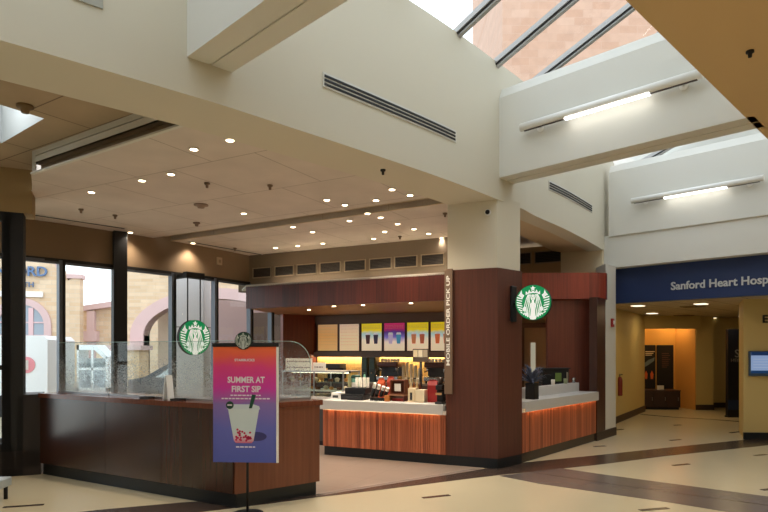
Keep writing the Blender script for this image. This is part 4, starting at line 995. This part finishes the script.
# wooden card box on stand
p = oncnt(399, .3); r = thing('display_box', 'small wooden box with white card on the service counter', 'box', (p.x, p.y, CZ+.10), fa)
m = MB(); m.box(-.12, .12, -.06, .06, 0, .02); m.box(-.12, .12, -.06, .06, .20, .22); m.box(-.12, -.1, -.06, .06, .02, .20); m.box(.1, .12, -.06, .06, .02, .20); m.box(-.1, .1, .04, .06, .02, .2); m.build('frame', mat('box wood', srgb(110, 58, 36), .5), r)
MB().box(-.05, .05, -.055, -.045, .05, .16).build('card', paper, r)
p = oncnt(399, .3); r = thing('riser_shelf', 'low brown riser under the small wooden card box', 'stand', (p.x, p.y, CZ), fa)
MB().box(-.125, .125, -.1, .1, .08, .10).build('top', mat('riser top', srgb(150, 110, 80), .5), r)
for s in (-1, 1): MB().box(s*.115-.01, s*.115+.01, -.1, .1, 0, .08).build('leg', mat('riser leg', srgb(90, 30, 30), .5), r)
p = oncnt(399, .3); tag(MB().box(-.09, .09, -.06, .06, 0, .04, .004).build('tray', mat('red tray', srgb(150, 36, 30), .5), None, (p.x, p.y, CZ), fa), 'flat red tray beneath the brown riser', 'tray')
p = oncnt(387.3, .14); tag(MB().box(-.035, .035, -.03, .03, 0, .09, .004).build('wooden_block', mat('amber wood', srgb(176, 106, 44), .5), None, (p.x, p.y, CZ), fa), 'small amber block on the counter left of the red tray', 'block')
# orange bags
for i, (x, lab, c, h) in enumerate(((381.5, 'orange coffee bag behind the slanted lid tubes', srgb(206, 84, 34), .33), (391, 'rust red coffee bag behind the wooden card box', srgb(176, 60, 36), .36), (433, 'red coffee bag standing right of the white caddy', srgb(150, 26, 24), .33))):
    p = oncnt(x, .46 if i < 2 else .3); w = .05 if i < 2 else .07
    r = thing('coffee_bag', lab, 'bag', (p.x, p.y, CZ), fa, 'coffee bags on the service counter')
    m = MB(); q = [(-w, -.035), (w, -.035), (w, .035), (-w, .035)]; lo = [Vector((a, b, 0)) for a, b in q]; mi = [Vector((a*1.04, b*1.1, h*.75)) for a, b in q]; hi = [Vector((a, b*.12, h*.95)) for a, b in q]
    for A_, B__ in ((lo, mi), (mi, hi)):
        for j in range(4): m.quad([A_[j], A_[(j+1) % 4], B__[(j+1) % 4], B__[j]])
    m.quad(lo[::-1]); m.quad(hi); bmesh.ops.remove_doubles(m.bm, verts=m.bm.verts, dist=1e-5); m.build('bag', mat('bag', c, .5), r)
    MB().box(-w*.8, w*.8, -.008, .008, h*.93, h).build('top_fold', mat('bag fold', tuple(v*.8 for v in c[:3])+(1,), .5), r)
# white caddy
p = oncnt(418, .28); r = thing('condiment_caddy', 'cream caddy with dark slot on the service counter', 'caddy', (p.x, p.y, CZ), fa)
MB().box(-.13, -.02, -.08, .08, 0, .20, .006).build('tall_bin', mat('caddy cream', srgb(218, 200, 164), .5), r)
MB().box(-.015, .13, -.08, .08, 0, .18, .006).build('bin', mat('caddy cream light', srgb(226, 210, 178), .5), r)
MB().box(-.095, -.06, -.083, -.08, .03, .14).build('slot', dkgrey, r)
MB().box(-.15, .14, -.14, .12, -.0, .008).build('base_tray', mat('caddy tray', srgb(200, 180, 150), .5), r)
# syrup bottles with pumps, in the caddy line
for i in range(6):
    p = oncnt(405+i*3.0, .46); c = [srgb(190, 150, 80), srgb(120, 60, 30), srgb(210, 190, 150), srgb(150, 90, 40), srgb(200, 170, 120), srgb(90, 50, 34)][i]
    r = thing('syrup_bottle', 'syrup pump bottle behind the cream caddy, %s from left' % ordn[i].replace('leftmost', 'first'), 'bottle', (p.x, p.y, CZ), fa, 'syrup bottles behind the caddy')
    MB().lathe([(.0, 0), (.022, 0), (.024, .02), (.024, .2), (.011, .25), (.011, .275), (0, .275)], seg=14).build('bottle_body', mat('syrup', c, .2), r)
    m = MB(); m.cyl((0, 0, .275), (0, 0, .33), .005); m.box(-.008, .03, -.007, .007, .33, .345); m.build('pump', black if i % 2 else paper, r)
# clear cup stacks on back bar
for i in range(5):
    p = onbar(403.5+i*4.0, .25); r = thing('cup_stack', 'tall stack of clear cups on the back bar, %s from left' % ordn[i].replace('leftmost', 'first'), 'cups', (p.x, p.y, .9), SANG, 'clear cup stacks on the back bar')
    m = MB(); n_ = [20, 23, 21, 19, 16][i]
    for j in range(n_): m.lathe([(.032, j*.02), (.038, j*.02+.016), (.034, j*.02+.02)], seg=12)
    m.build('cups', mat('cup plastic', srgb(206, 200, 176), .25), r)
# menu stand with three panels (raised on the back bar's front edge, on a post)
p = oncnt(420.7, .56); r = thing('tabletop_sign', 'three panel framed sign raised on a post behind the cream caddy', 'sign', (p.x, p.y, CZ), fa)
zt = lambda y: EYE+(HZ-y)/f_*p.y-CZ
MB().box(-.128, .128, -.012, .012, zt(362), zt(348.8), .003).build('frame', mat('stand grey', srgb(96, 84, 74), .5), r)
for i, c in enumerate((srgb(230, 214, 176), srgb(232, 222, 196), srgb(190, 176, 150))): MB().box(-.115+i*.08, -.045+i*.08, -.016, -.012, zt(357), zt(350)).build('page', mat('page', c, .6), r)
MB().cyl((0, 0, .01), (0, 0, zt(362)), .02).build('post', black, r)
MB().lathe([(.0, 0), (.07, 0), (.07, .012), (0, .014)]).build('base', black, r)
# grinder near the column
p = oncnt(440.5, .1); r = thing('coffee_grinder', 'black grinder at the right end of the service counter', 'grinder', (p.x, p.y, CZ), fa)
MB().box(-.055, .055, -.09, .09, -.0, .03, .004).build('base', dkgrey, r)
MB().box(-.05, .05, -.02, .08, .03, .20, .008).build('body', black, r)
MB().box(-.05, .05, -.08, .08, .20, .27, .008).build('head', black, r)
MB().lathe([(.0, .27), (.035, .27), (.05, .38), (.0, .38)]).build('hopper', mat('smoked hopper', srgb(60, 44, 36), .2), r)
MB().box(-.045, .045, -.084, -.078, .13, .16).build('trim_band', mat('tan band', srgb(190, 150, 100), .5), r)
# ---- side counter items
def onside(px, b): return ray_line(px, G0+Vector((-gd.y, gd.x))*b, gd)[0]
p = onside(532, .1); r = thing('planter', 'dark planter of blue grey leaves on the pick up counter', 'plant', (p.x, p.y, .88), ga)
MB().box(-.075, .075, -.075, .075, 0, .24, .006).build('pot', mat('pot black', srgb(26, 24, 24), .5), r)
MB().box(-.065, .065, -.065, .065, .22, .244).build('soil', mat('soil', srgb(40, 30, 24), .9), r)
m = MB()
for i in range(110):
    a = random.uniform(0, 2*PI); el = random.uniform(.25, 1.3); L = random.uniform(.2, .42)
    d = Vector((math.cos(a)*math.cos(el), math.sin(a)*math.cos(el), math.sin(el))); s = d.cross(Vector((0, 0, 1))).normalized()*.016
    b0 = Vector((0, 0, .24)); b1 = b0+d*L*.6; b2 = b0+d*L+Vector((0, 0, -L*.22))
    m.quad([b0-s*.4, b0+s*.4, b1+s, b1-s]); f = m.bm.faces.new([m.bm.verts.new(v) for v in (b1-s, b1+s, b2)])
m.build('leaves', mat('blue grey leaf', srgb(92, 100, 122), .5), r, fix=False)
p = onside(556, .56); r = thing('coffee_machine', 'black coffee machine with green screen behind the pick up counter ledge', 'coffee machine', (p.x, p.y, .88), ga*.35)
MB().box(-.27, .27, -.0, .14, .0, .40, .01).build('body', black, r)
MB().box(-.29, .29, -.02, .15, .40, .42, .003).build('top', dkgrey, r)
MB().box(-.02, .11, -.008, 0, .18, .33, .004).build('screen', mat('green screen', srgb(96, 116, 62), .4, emit=srgb(110, 140, 60), es=.05), r)
MB().box(.2, .24, -.02, 0, .1, .34).build('spout', m_chrome, r)
for x, lab, c in ((553, 'small white cup on the raised ledge left of the others', paper), (565.5, 'small glass jar on the raised ledge in the middle', mat('jar', srgb(150, 160, 120), .3)), (573.5, 'chrome shaker at the right end of the raised ledge', m_chrome)):
    p = onside(x, .35); tag(MB().lathe([(.0, 0), (.028, 0), (.034, .085), (.028, .09), (.0, .09)], seg=14).build('cup', c, None, (p.x, p.y, 1.03)), lab, 'cup')

# ------------------------------------------------------------------ ceiling details
dl = [(91.4, 191.7), (142, 180), (171, 173.7), (243.8, 213), (130.3, 232), (194, 148.6), (230, 139.5), (326.8, 199.5), (344.8, 204.5), (376, 199.8), (392, 189), (410, 194.7),
      (193, 242.8), (367.5, 213), (349.5, 220.4), (293, 226.5), (312.6, 231.6), (380.7, 217), (397.6, 223.5), (414, 228.6), (384.7, 231.3), (373.6, 238.4), (322.8, 243.1), (297.7, 245.5), (275.4, 247.5), (428.7, 233.3), (442, 237.6)]
proto = MB(); proto.cyl((0, 0, -.006), (0, 0, 0), .05, .055, seg=20, mi=0); proto.cyl((0, 0, -.008), (0, 0, -.006), .038, seg=20, mi=1)
front = sorted([p for p in dl[:12]]); back = sorted(dl[12:])
pr_ = None
for grp, zone in ((front, 'in front of'), (back, 'behind')):
    for i, (x, y) in enumerate(grp):
        P = Hp(x, y, 3.66); P.z = 3.655
        if pr_ is None: pr_ = proto.build('downlight', [cream2, warmglow], None, P); o = pr_
        else: o = pr_.copy(); C.objects.link(o); o.location = P
        tag(o, 'round recessed downlight %s the ceiling groove, %s' % (zone, 'leftmost' if i == 0 else ordn[i]+' from left'), 'ceiling light', 'downlights in the store ceiling')
        ld_ = bpy.data.lights.new('downlight_lamp', 'SPOT'); ld_.energy = DLP if 'DLP' in globals() else 36; ld_.color = (1, .85, .68); ld_.spot_size = math.radians(125); ld_.spot_blend = .8; ld_.shadow_soft_size = .05
        lo_ = bpy.data.objects.new('downlight_lamp', ld_); C.objects.link(lo_); lo_.parent = o; lo_.location = (0, 0, -.02)
def smallround(name, px, py, z, r, h, m_, lab, cat, grp=None):
    P = Hp(px, py, z); P.z = z
    return tag(MB().lathe([(.0, -h), (r*.45, -h), (r*.55, -h*.4), (r, -h*.3), (r, 0), (0, 0)], seg=16).build(name, m_, None, P), lab, cat, grp)
spr = mat('sprinkler metal', srgb(120, 100, 80), .4, .4)
for i, (x, y, l) in enumerate(((270, 185, 'small sprinkler head right of the round smoke detector'), (207, 183, 'small sprinkler head behind the frontmost downlights'), (400, 236, 'small sprinkler head among the rear downlights'), (81, 209, 'small sprinkler head nearest the window wall, the left one'), (115, 215, 'small sprinkler head nearest the window wall, the right one'), (235, 248, 'small sprinkler head at the far end of the store ceiling'), (445, 213, 'small sprinkler head beside the column top'))):
    smallround('sprinkler', x, y, 3.658, .035, .06, spr, l, 'sprinkler', 'sprinkler heads in the store ceiling')
smallround('smoke_detector', 201, 204.6, 3.66, .10, .05, mat('detector', srgb(150, 128, 110), .6), 'round smoke detector in the middle of the store ceiling', 'smoke detector')
smallround('smoke_detector', 196.6, 222.5, 3.66, .055, .06, mat('detector b', srgb(130, 108, 92), .6), 'smaller round sensor on the store ceiling near the groove', 'smoke detector')
smallround('smoke_detector', 25, 105.5, NZ, .075, .07, mat('detector c', srgb(120, 96, 60), .6), 'brown round smoke detector beside the bright light panel', 'smoke detector')
smallround('sprinkler', 383, 169.5, 3.65, .03, .06, black, 'dark sprinkler head under the long white soffit', 'sprinkler')
smallround('sprinkler', 750, 51, 3.95, .03, .05, black, 'dark sprinkler head on the tan ceiling at the upper right', 'sprinkler')
smallround('sprinkler', 551.5, 235.5, 3.66, .03, .05, spr, 'sprinkler head under the curved right soffit', 'sprinkler')
# slot diffusers in the ceiling
for (a, b, lab) in (((33, 214.5), (125, 228.3), 'long dark slot diffuser along the near windows'), ((188, 241.2), (264, 254.8), 'long dark slot diffuser at the far window corner')):
    p = Hp(*a, 3.66); q = Hp(*b, 3.66); d = (q-p); L = d.length; an = math.atan2(d.y, d.x)
    r = thing('slot_diffuser', lab, 'vent', (p.x, p.y, 3.66), an)
    MB().box(0, L, -.04, .04, -.006, 0).build('frame', cream2, r); MB().box(.01, L-.01, -.025, .025, -.009, -.006).build('slot', black, r)
# linear grilles on atrium wall
def lin(pa, pb, zt_, zb_, lab):
    a, _ = ray_poly(pa, F); b, _ = ray_poly(pb, F); d = b-a; L = d.length; n = Vector((-d.y, d.x, 0)).normalized()
    # bow of the curved wall between the two ends
    mid, _ = ray_poly((pa+pb)/2, F); 
    h = zt_-zb_
    r = thing('linear_grille', lab, 'vent', (a.x, a.y, zb_), math.atan2(d.y, d.x))
    N = 12; pts = []
    for i in range(N+1):
        u = pa+(pb-pa)*i/N; q, _ = ray_poly(u, F); q = q-a
        ang = math.atan2(d.y, d.x); pts.append(Vector((q.x*math.cos(ang)+q.y*math.sin(ang), -q.x*math.sin(ang)+q.y*math.cos(ang))))
    ps = offset(pts, -.012)
    MB().wall(ps, .02, -.012, h+.012).build('frame', cream2, r)
    pp = offset(pts, -.018); pp[0] += (pp[1]-pp[0])*.1; pp[-1] += (pp[-2]-pp[-1])*.1
    for j in range(3):
        z = h*(j+.12)/3; MB().wall(pp, .012, z, z+h*.16+.004).build('slot', black, r)
lin(322.5, 455.5, 4.005, 3.885, 'long three slot air grille on the white atrium wall')
a_, _ = ray_poly(323, F)
lin(548.5, 591.5, 0, 0, 'x') if False else None
def zat(px, py): q, _ = ray_poly(px, F); return EYE+(HZ-py)/f_*q.y
zA = zat(323, 77); zA2 = zat(323, 86.5)
print('vent z', zA, zA2, zat(455, 129), zat(455, 141), zat(548.5, 181), zat(548.5, 187), zat(592, 206), zat(592, 213))
for o in list(bpy.data.objects):
    if o.name.startswith('linear_grille'): o.location.z = (zA2+zat(455, 141))/2
lin(548.5, 591.5, (zat(548.5, 181)+zat(592, 206))/2, (zat(548.5, 188)+zat(592, 213))/2, 'short three slot air grille right of the column')
# security camera on column, small sensor above windows
q = ray_line(488, Vector(P_)+Vector((.0, .01)), (Vector(P_)-Vector(L_)).normalized())[0]
r = thing('security_camera', 'small dark camera high on the white column', 'camera', (q.x, q.y, 3.49), ca)
MB().cyl((0, .03, 0), (0, -.02, 0), .045).build('mount', white, r); MB().ball((0, -.03, 0), .032).build('lens', black, r)
q, an = ray_poly(219.5, W)
r = thing('wall_sensor', 'small square tan box on the wall above the windows', 'sensor', (q.x, q.y, EYE+(HZ-261)/f_*q.y-.08), an)
MB().box(-.09, .05, -.03, 0, 0, .15, .006).build('housing', mat('sensor tan', srgb(190, 170, 140), .6), r); MB().box(-.05, .01, -.034, -.03, .04, .10).build('grille', mat('sensor dark', srgb(150, 130, 100), .6), r)
# small vent plate top left
q, an = ray_poly(88, F)
tag(MB().box(-.10, .10, -.012, 0, 0, .12, .003).build('vent_plate', mat('plate grey', srgb(170, 170, 160), .6), None, (q.x, q.y, EYE+(HZ-4.5)/f_*q.y), an), 'small pale plate on the atrium wall at the top left', 'vent')

# wall tube lights on beams
def tubelight(c, px0, px1, pz0, pz1, on0, on1, lab, rr):
    p, _ = ray_line(px0, pt(c-.16, 6), sdir); q, _ = ray_line(px1, pt(c-.16, 6), sdir); L = (q-p).length
    z = EYE+((HZ-pz0)/f_*p.y+(HZ-pz1)/f_*q.y)/2
    r = thing('tube_light', lab, 'wall light', (p.x, p.y, z), sang)
    m = MB(); m.cyl((0, 0, .0), (L, 0, 0), rr, seg=20); m.build('housing', white, r)
    a = (ray_line(on0, pt(c-.16, 6), sdir)[0]-p).length; b = (ray_line(on1, pt(c-.16, 6), sdir)[0]-p).length
    MB().box(a, b, -.028, .028, -rr-.014, -rr+.012, .006).build('lamp', tubeon, r)
    MB().box(.05, L-.05, -.012, .012, -rr-.008, -rr+.01).build('reveal', brownb, r)
    for x in (.22, L-.22):
        MB().cyl((x, 0, -.01), (x, .12, -.03), .014).cyl((x, .10, -.035), (x, .115, -.035), .045).build('bracket', white, r)
tubelight(9.70, 521, 702.5, 127, 74, 565, 650, 'long white tube light on the nearer cross beam', .052)
tubelight(15.88, 631.5, 763.5, 199.5, 179.5, 664, 727, 'long white tube light on the farther cross beam', .05)

# bulkhead underside lights
for i, x in enumerate((309, 334, 363, 411)):
    p = ray_line(x, bf+sn*(.35 if i else .95), sd)[0]
    o = tag(MB().cyl((0, 0, -.006), (0, 0, 0), .034, seg=16).build('downlight', warmglow, None, (p.x, p.y, 2.468)), 'small downlight under the wooden bulkhead, %s' % ('leftmost' if i == 0 else ordn[i]+' from left'), 'ceiling light', 'downlights under the wooden bulkhead')
    l = bpy.data.lights.new('bulkhead_lamp', 'SPOT'); l.energy = 48; l.color = (1, .68, .38); l.spot_size = math.radians(130); l.spot_blend = .7; l.shadow_soft_size = .04
    lo_ = bpy.data.objects.new('bulkhead_lamp', l); C.objects.link(lo_); lo_.parent = o; lo_.location = (0, 0, -.02)

# ------------------------------------------------------------------ outside
struct(MB().box(-60, 60, 9, 90, -.25, -.12).build('ground_outside', mat('asphalt', srgb(150, 150, 152), .9, bump=.2)))
stone = bricks('tan stone', srgb(234, 208, 176), srgb(220, 188, 152), srgb(222, 200, 172), .42, .12, ms=.01, rough=.9)
stone2 = bricks('tan stone far', srgb(236, 210, 178), srgb(222, 190, 154), srgb(222, 200, 172), .5, .2, ms=.015, rough=.9)
pink = mat('pink precast', srgb(208, 178, 174), .8, var=.06)
# facade with a broad arch
b3 = thing('building', 'tan stone building with a wide pink arch close outside the windows', 'building', (-6, 20.5, -.12), 0)
FY = 20.5
def ell(cx, cz, rx, rz, n=24): return [(cx+rx*math.cos(a), cz+rz*math.sin(a)) for a in [PI-PI*i/n for i in range(n+1)]]
acx = .3
m = MB(); arch = ell(acx, 2.25, 2.5, 1.25)
top = 8
pts = [(-3.1, 0), (-3.1, top)] ; 
poly = [(-3.1, 0), (-3.1, top), (6.5, top), (6.5, 0), (acx+2.5, 0)]+arch[::-1]+[(acx-2.5, 0)]
m.plate(poly, 0, .5); m.build('wall', stone, b3)
m = MB(); out = ell(acx, 2.25, 2.95, 1.62)
ring = [(acx-2.95, 0)]+out+[(acx+2.95, 0), (acx+2.5, 0)]+arch[::-1]+[(acx-2.5, 0)]
m.plate(ring, -.08, .5); m.build('arch_surround', pink, b3)
MB().box(-3.0, 6, 4.2, 4.4, 0, 4.2).build('porch_wall', mat('mauve porch', srgb(176, 150, 146), .8), b3)
MB().box(-3.0, 6, .5, 2.0, 3.8, 4.0).build('porch_ceiling', mat('porch grey', srgb(176, 172, 168), .8), b3)
MB().box(-2.25, -1.75, 1.4, 1.8, 0, 3.8).build('porch_column', mat('porch column', srgb(220, 196, 176), .8), b3)
for x in (-1.9, -.2): 
    m = MB(); m.plate([(x-.35, 0)]+ell(x, 1.5, .35, .35, 12)+[(x+.35, 0)], 4.1, 4.2); m.build('doorway', mat('doorway dark', srgb(104, 86, 82), .8), b3)
MB().box(-3.4, -2.0, -.9, -.1, 0, 1.75).build('side_pier', stone, b3)
MB().box(-3.5, -1.9, -1.0, 0, 1.75, 1.9).build('pier_cap', pink, b3)
MB().box(1.9, 2.2, -.2, 0, 3.9, 5.2).build('downpipe', mat('pipe grey', srgb(150, 150, 156), .5), b3)
# concrete column outside
q = ray_line(193.5, (0, 15.5), (1, 0))[0]
r = thing('concrete_column', 'square grey concrete column right outside the windows', 'column', (q.x, q.y, -.12))
MB().box(-.36, .36, -.3, .3, 0, 5.2, .02).build('shaft', mat('concrete', srgb(196, 192, 192), .8, bump=.1, bscale=20), r)
MB().box(-.365, .365, -.305, .305, 2.32, 2.34).build('joint', dkgrey, r)
# far left building with arched window and sign
b1 = thing('building', 'gabled tan stone building with arched window and blue lettering seen at left', 'building', (-16.6, 27.5, -.12), math.radians(12))
m = MB(); m.plate([(-4, 0), (2.45, 0), (2.45, 5.15), (2.2, 5.15), (1.95, 5.0), (1.55, 5.75), (-2.2, 7.6), (-4, 6.7)], 0, .6)
m.build('wall', stone2, b1)
m = MB(); m.plate([(1.85, 5.08), (1.55, 5.85), (1.35, 5.85), (1.7, 5.0)], -.08, .6); m.box(1.9, 2.55, -.08, .6, 5.1, 5.3); m.build('coping', pink, b1)
acx = .0; o_ = ell(acx, 2.9, 1.25, 1.25, 16); i_ = ell(acx, 2.9, .95, .95, 16)
m = MB(); m.plate([(acx-1.25, .6)]+o_+[(acx+1.25, .6), (acx+.95, .6)]+i_[::-1]+[(acx-.95, .6)], -.1, .1); m.build('arch_surround', pink, b1)
wf = m = MB(); m.plate([(acx-.95, .6)]+i_+[(acx+.95, .6)], -.03, .0); m.build('window', mat('far glass', srgb(150, 160, 170), .2), b1)
m = MB(); m.box(acx-.04, acx+.04, -.08, -.03, .6, 3.85); m.box(acx+.3, acx+.5, -.08, -.03, .6, 3.7)
for z in (1.5, 2.4, 3.0): m.box(acx-.95, acx+.95, -.07, -.03, z, z+.06)
m.build('window_bars', mat('bar pink', srgb(216, 180, 180), .7), b1)
blue = mat('blue letters', srgb(84, 112, 150), .5)
text('SANFORD', .62, blue, 'lettering', b1, loc=(-.35, -.1, 5.35), ext=.05, bold=.01, width=2.9)
text('HEALTH', .34, blue, 'small_lettering', b1, loc=(-.1, -.1, 4.75), ext=.04, width=1.25)
MB().box(-1.6, .9, -.12, 0, 4.2, 4.45).build('sign_strip', white, b1)
b2 = thing('building', 'low tan stone building with sloping pink coping between the window posts', 'building', (-14.5, 29.9, -.12), math.radians(8))
m = MB(); m.plate([(-.5, 0), (4.6, 0), (4.6, 4.9), (2.2, 4.15), (.3, 3.85), (-.5, 3.7)], 0, .5); m.build('wall', stone2, b2)
m = MB(); m.plate([(4.6, 4.85), (2.2, 4.1), (-.4, 3.7), (-.4, 3.95), (2.2, 4.4), (4.6, 5.2)], -.35, .5); m.build('coping', pink, b2)
MB().box(-.2, .15, -.3, 0, 0, 3.7).box(-.35, .3, -.45, 0, 2.2, 2.7).build('downpipe', pink, b2)
# tower seen through the skylight
tw = thing('building', 'tall pinkish stone tower seen through the skylight', 'building', (17.3, 34.6, -.12), 0)
q = ray_line(502.3, (0, 30), (1, 0))[0]
tw.location = (q.x, q.y, -.12)
MB().box(0, 26, 0, 10, 0, 34).build('wall', bricks('rose stone', srgb(204, 168, 146), srgb(194, 154, 130), srgb(198, 162, 140), .9, .4, ms=.02, rough=.9), tw)
MB().box(-.2, 26.2, -.2, 10.2, 34, 35).build('coping', pink, tw)
# white vans
def van(x, y, rz, lab, dot=False, L=4.6):
    r = thing('van', lab, 'van', (x, y, -.12), rz)
    prof = [(-L/2, .35), (L/2, .35), (L/2, .95), (L/2-.35, 1.15), (L/2-.95, 1.95), (L/2-1.4, 2.1), (-L/2+.1, 2.1), (-L/2, 2.0)]
    MB().plate(prof, -.9, .9).build('body', mat('van white', srgb(228, 232, 234), .3), r)
    MB().plate([(L/2-1.55, 1.2), (L/2-.55, 1.2), (L/2-1.05, 1.85), (L/2-1.55, 1.85)], -.91, -.9).build('window', mat('van glass', srgb(70, 80, 92), .1), r)
    for sx in (-L/2+.9, L/2-.85):
        for sy in (-.9, .72): MB().cyl((sx, sy-.01, .34), (sx, sy+.19, .34), .34, seg=24).build('wheel', black, r)
    MB().box(-L/2-.04, L/2+.04, -.88, .88, .3, .42).build('bumper', dkgrey, r)
    if dot: MB().cyl((-1.62, .90, 1.38), (-1.62, .915, 1.38), .2, seg=24).build('round_mark', mat('van red', srgb(222, 140, 150), .4), r); MB().cyl((-1.65, .915, 1.38), (-1.66, .925, 1.38), .12, seg=24).build('round_mark_inner', white, r)
van(-10.45, 15.3, math.radians(188), 'white van with a red round mark outside the leftmost window', True, 4.2)
q = ray_line(97, (0, 18.2), (1, 0))[0]
r = thing('kiosk', 'white glazed kiosk outside, seen through the second window', 'kiosk', (q.x, q.y, -.12))
m = MB(); m.box(-.46, -.40, -.3, .3, 0, 1.9); m.box(.40, .46, -.3, .3, 0, 1.55); m.plate([(-.46, 1.9), (.1, 1.9), (.46, 1.55), (.40, 1.45), (.06, 1.75), (-.46, 1.75)], -.3, .3); m.box(-.46, .46, -.3, .3, 0, .62); m.box(-.03, .03, -.3, -.26, .62, 1.75); m.box(-.40, .40, -.3, -.26, 1.15, 1.22)
m.build('frame', mat('kiosk white', srgb(236, 240, 242), .4), r)
m = MB(); m.box(-.40, .40, .22, .25, .62, 1.5); m.build('back_panel', mat('kiosk panel', srgb(196, 206, 212), .4), r)
# dark car
r = thing('car', 'dark grey parked car outside, behind the etched glass screens', 'car', (-5.0, 17.4, -.12), math.radians(-8))
MB().plate([(-2.1, .3), (2.1, .3), (2.1, .75), (1.3, .95), (.6, 1.42), (-.8, 1.42), (-1.6, 1.0), (-2.1, .9)], -.82, .82).build('body', mat('car grey', srgb(70, 76, 86), .3), r)
MB().plate([(-1.3, .98), (1.1, .98), (.5, 1.35), (-.7, 1.35)], -.83, -.82).build('window', mat('car glass', srgb(190, 200, 206), .1), r)
for sx in (-1.35, 1.3):
    for sy in (-.84, .66): MB().cyl((sx, sy-.01, .32), (sx, sy+.2, .32), .32, seg=24).build('wheel', black, r)

# ------------------------------------------------------------------ enclosing walls out of view
struct(MB().box(-9.2, 14, -7.2, -7, 0, 6.9).build('wall_behind', cream2))
struct(MB().box(13.8, 14, -7, 11, 0, 6.9).build('wall_far_right', cream2))
struct(MB().box(-9.2, -9, -7, 6.4, 0, 6.9).build('wall_far_left', cream2))
struct(MB().prism([(-9, -7), (-8, -7), (-8, -5.6), (-6.3, .7), (-9, 5.6)], 4.2, 4.3).build('ceiling_far_left', cream2))
struct(MB().prism([(12.3, 10), (14, 10), (14, 22), (13, 22)], 0, 3).build('wall_corridor_right', yellw))
struct(MB().prism([pt(17.9, 8), pt(17.9, 2), pt(18.2, 2), pt(18.2, 8)], 3.2, 7.5).build('wall_atrium_end', cream2))

# ------------------------------------------------------------------ lamps
def area(name, loc, size, e, col, rot=(0, 0, 0), sy=None):
    l = bpy.data.lights.new(name, 'AREA'); l.energy = e; l.color = col; l.size = size
    if sy: l.shape = 'RECTANGLE'; l.size_y = sy
    o = bpy.data.objects.new(name, l); C.objects.link(o); o.location = loc; o.rotation_euler = rot; return o
# fill lamps added in the near ceiling (behind and beside the viewer)
for i, (x, y) in enumerate(((1.5, .5), (4.5, 1.5), (5, 5), (8, 4), (8.5, 8.0), (0, -3))):
    o = tag(MB().cyl((0, 0, -.008), (0, 0, 0), .1, seg=20).build('downlight', warmglow, None, (x, y, 3.948)), 'added fill lamp in the tan ceiling outside the picture', 'ceiling light', 'added fill lamps in the tan near ceiling')
    l = area('near_fill_lamp', (x, y, 3.92), .2, 28, (1, .86, .66)); 
for (x, y) in ((5.6, 12.4), (7.2, 12.6), (8.2, 14.2), (6.8, 14.6)):
    area('corridor_lamp', (x, y, 2.50), .3, 3.2, (1, .76, .42))
area('niche_lamp', (8.05, 16.75, 2.5), .12, 4.0, (1, .66, .28)); area('niche_lamp', (7.3, 16.9, 2.5), .12, 1.5, (1, .62, .22))
area('troffer_lamp', (cc.x, cc.y, NZ+.40), .6, 4, (.9, .95, 1))

# ------------------------------------------------------------------ world, camera, view
w = bpy.data.worlds.new('World'); S.world = w; w.use_nodes = True; N = w.node_tree
bg = N.nodes['Background']
tc = N.nodes.new('ShaderNodeTexCoord'); sx = N.nodes.new('ShaderNodeSeparateXYZ'); N.links.new(tc.outputs['Generated'], sx.inputs[0])
cr = N.nodes.new('ShaderNodeValToRGB'); cr.color_ramp.elements[0].position = 0; cr.color_ramp.elements[0].color = (.86, .93, .97, 1); cr.color_ramp.elements[1].position = .8; cr.color_ramp.elements[1].color = (.84, .90, 1, 1)
N.links.new(sx.outputs[2], cr.inputs[0]); N.links.new(cr.outputs[0], bg.inputs[0]); bg.inputs[1].default_value = 1.7
cam = bpy.data.cameras.new('camera'); co = bpy.data.objects.new('camera', cam); C.objects.link(co)
co.location = (0, 0, EYE); co.rotation_euler = (PI/2, 0, 0); cam.sensor_width = 36; cam.lens = 36*f_/768; cam.shift_y = (HZ-256)/768; cam.clip_end = 300
S.camera = co
S.view_settings.view_transform = 'Standard'; S.view_settings.look = 'None'; S.view_settings.exposure = .62; S.view_settings.gamma = 1
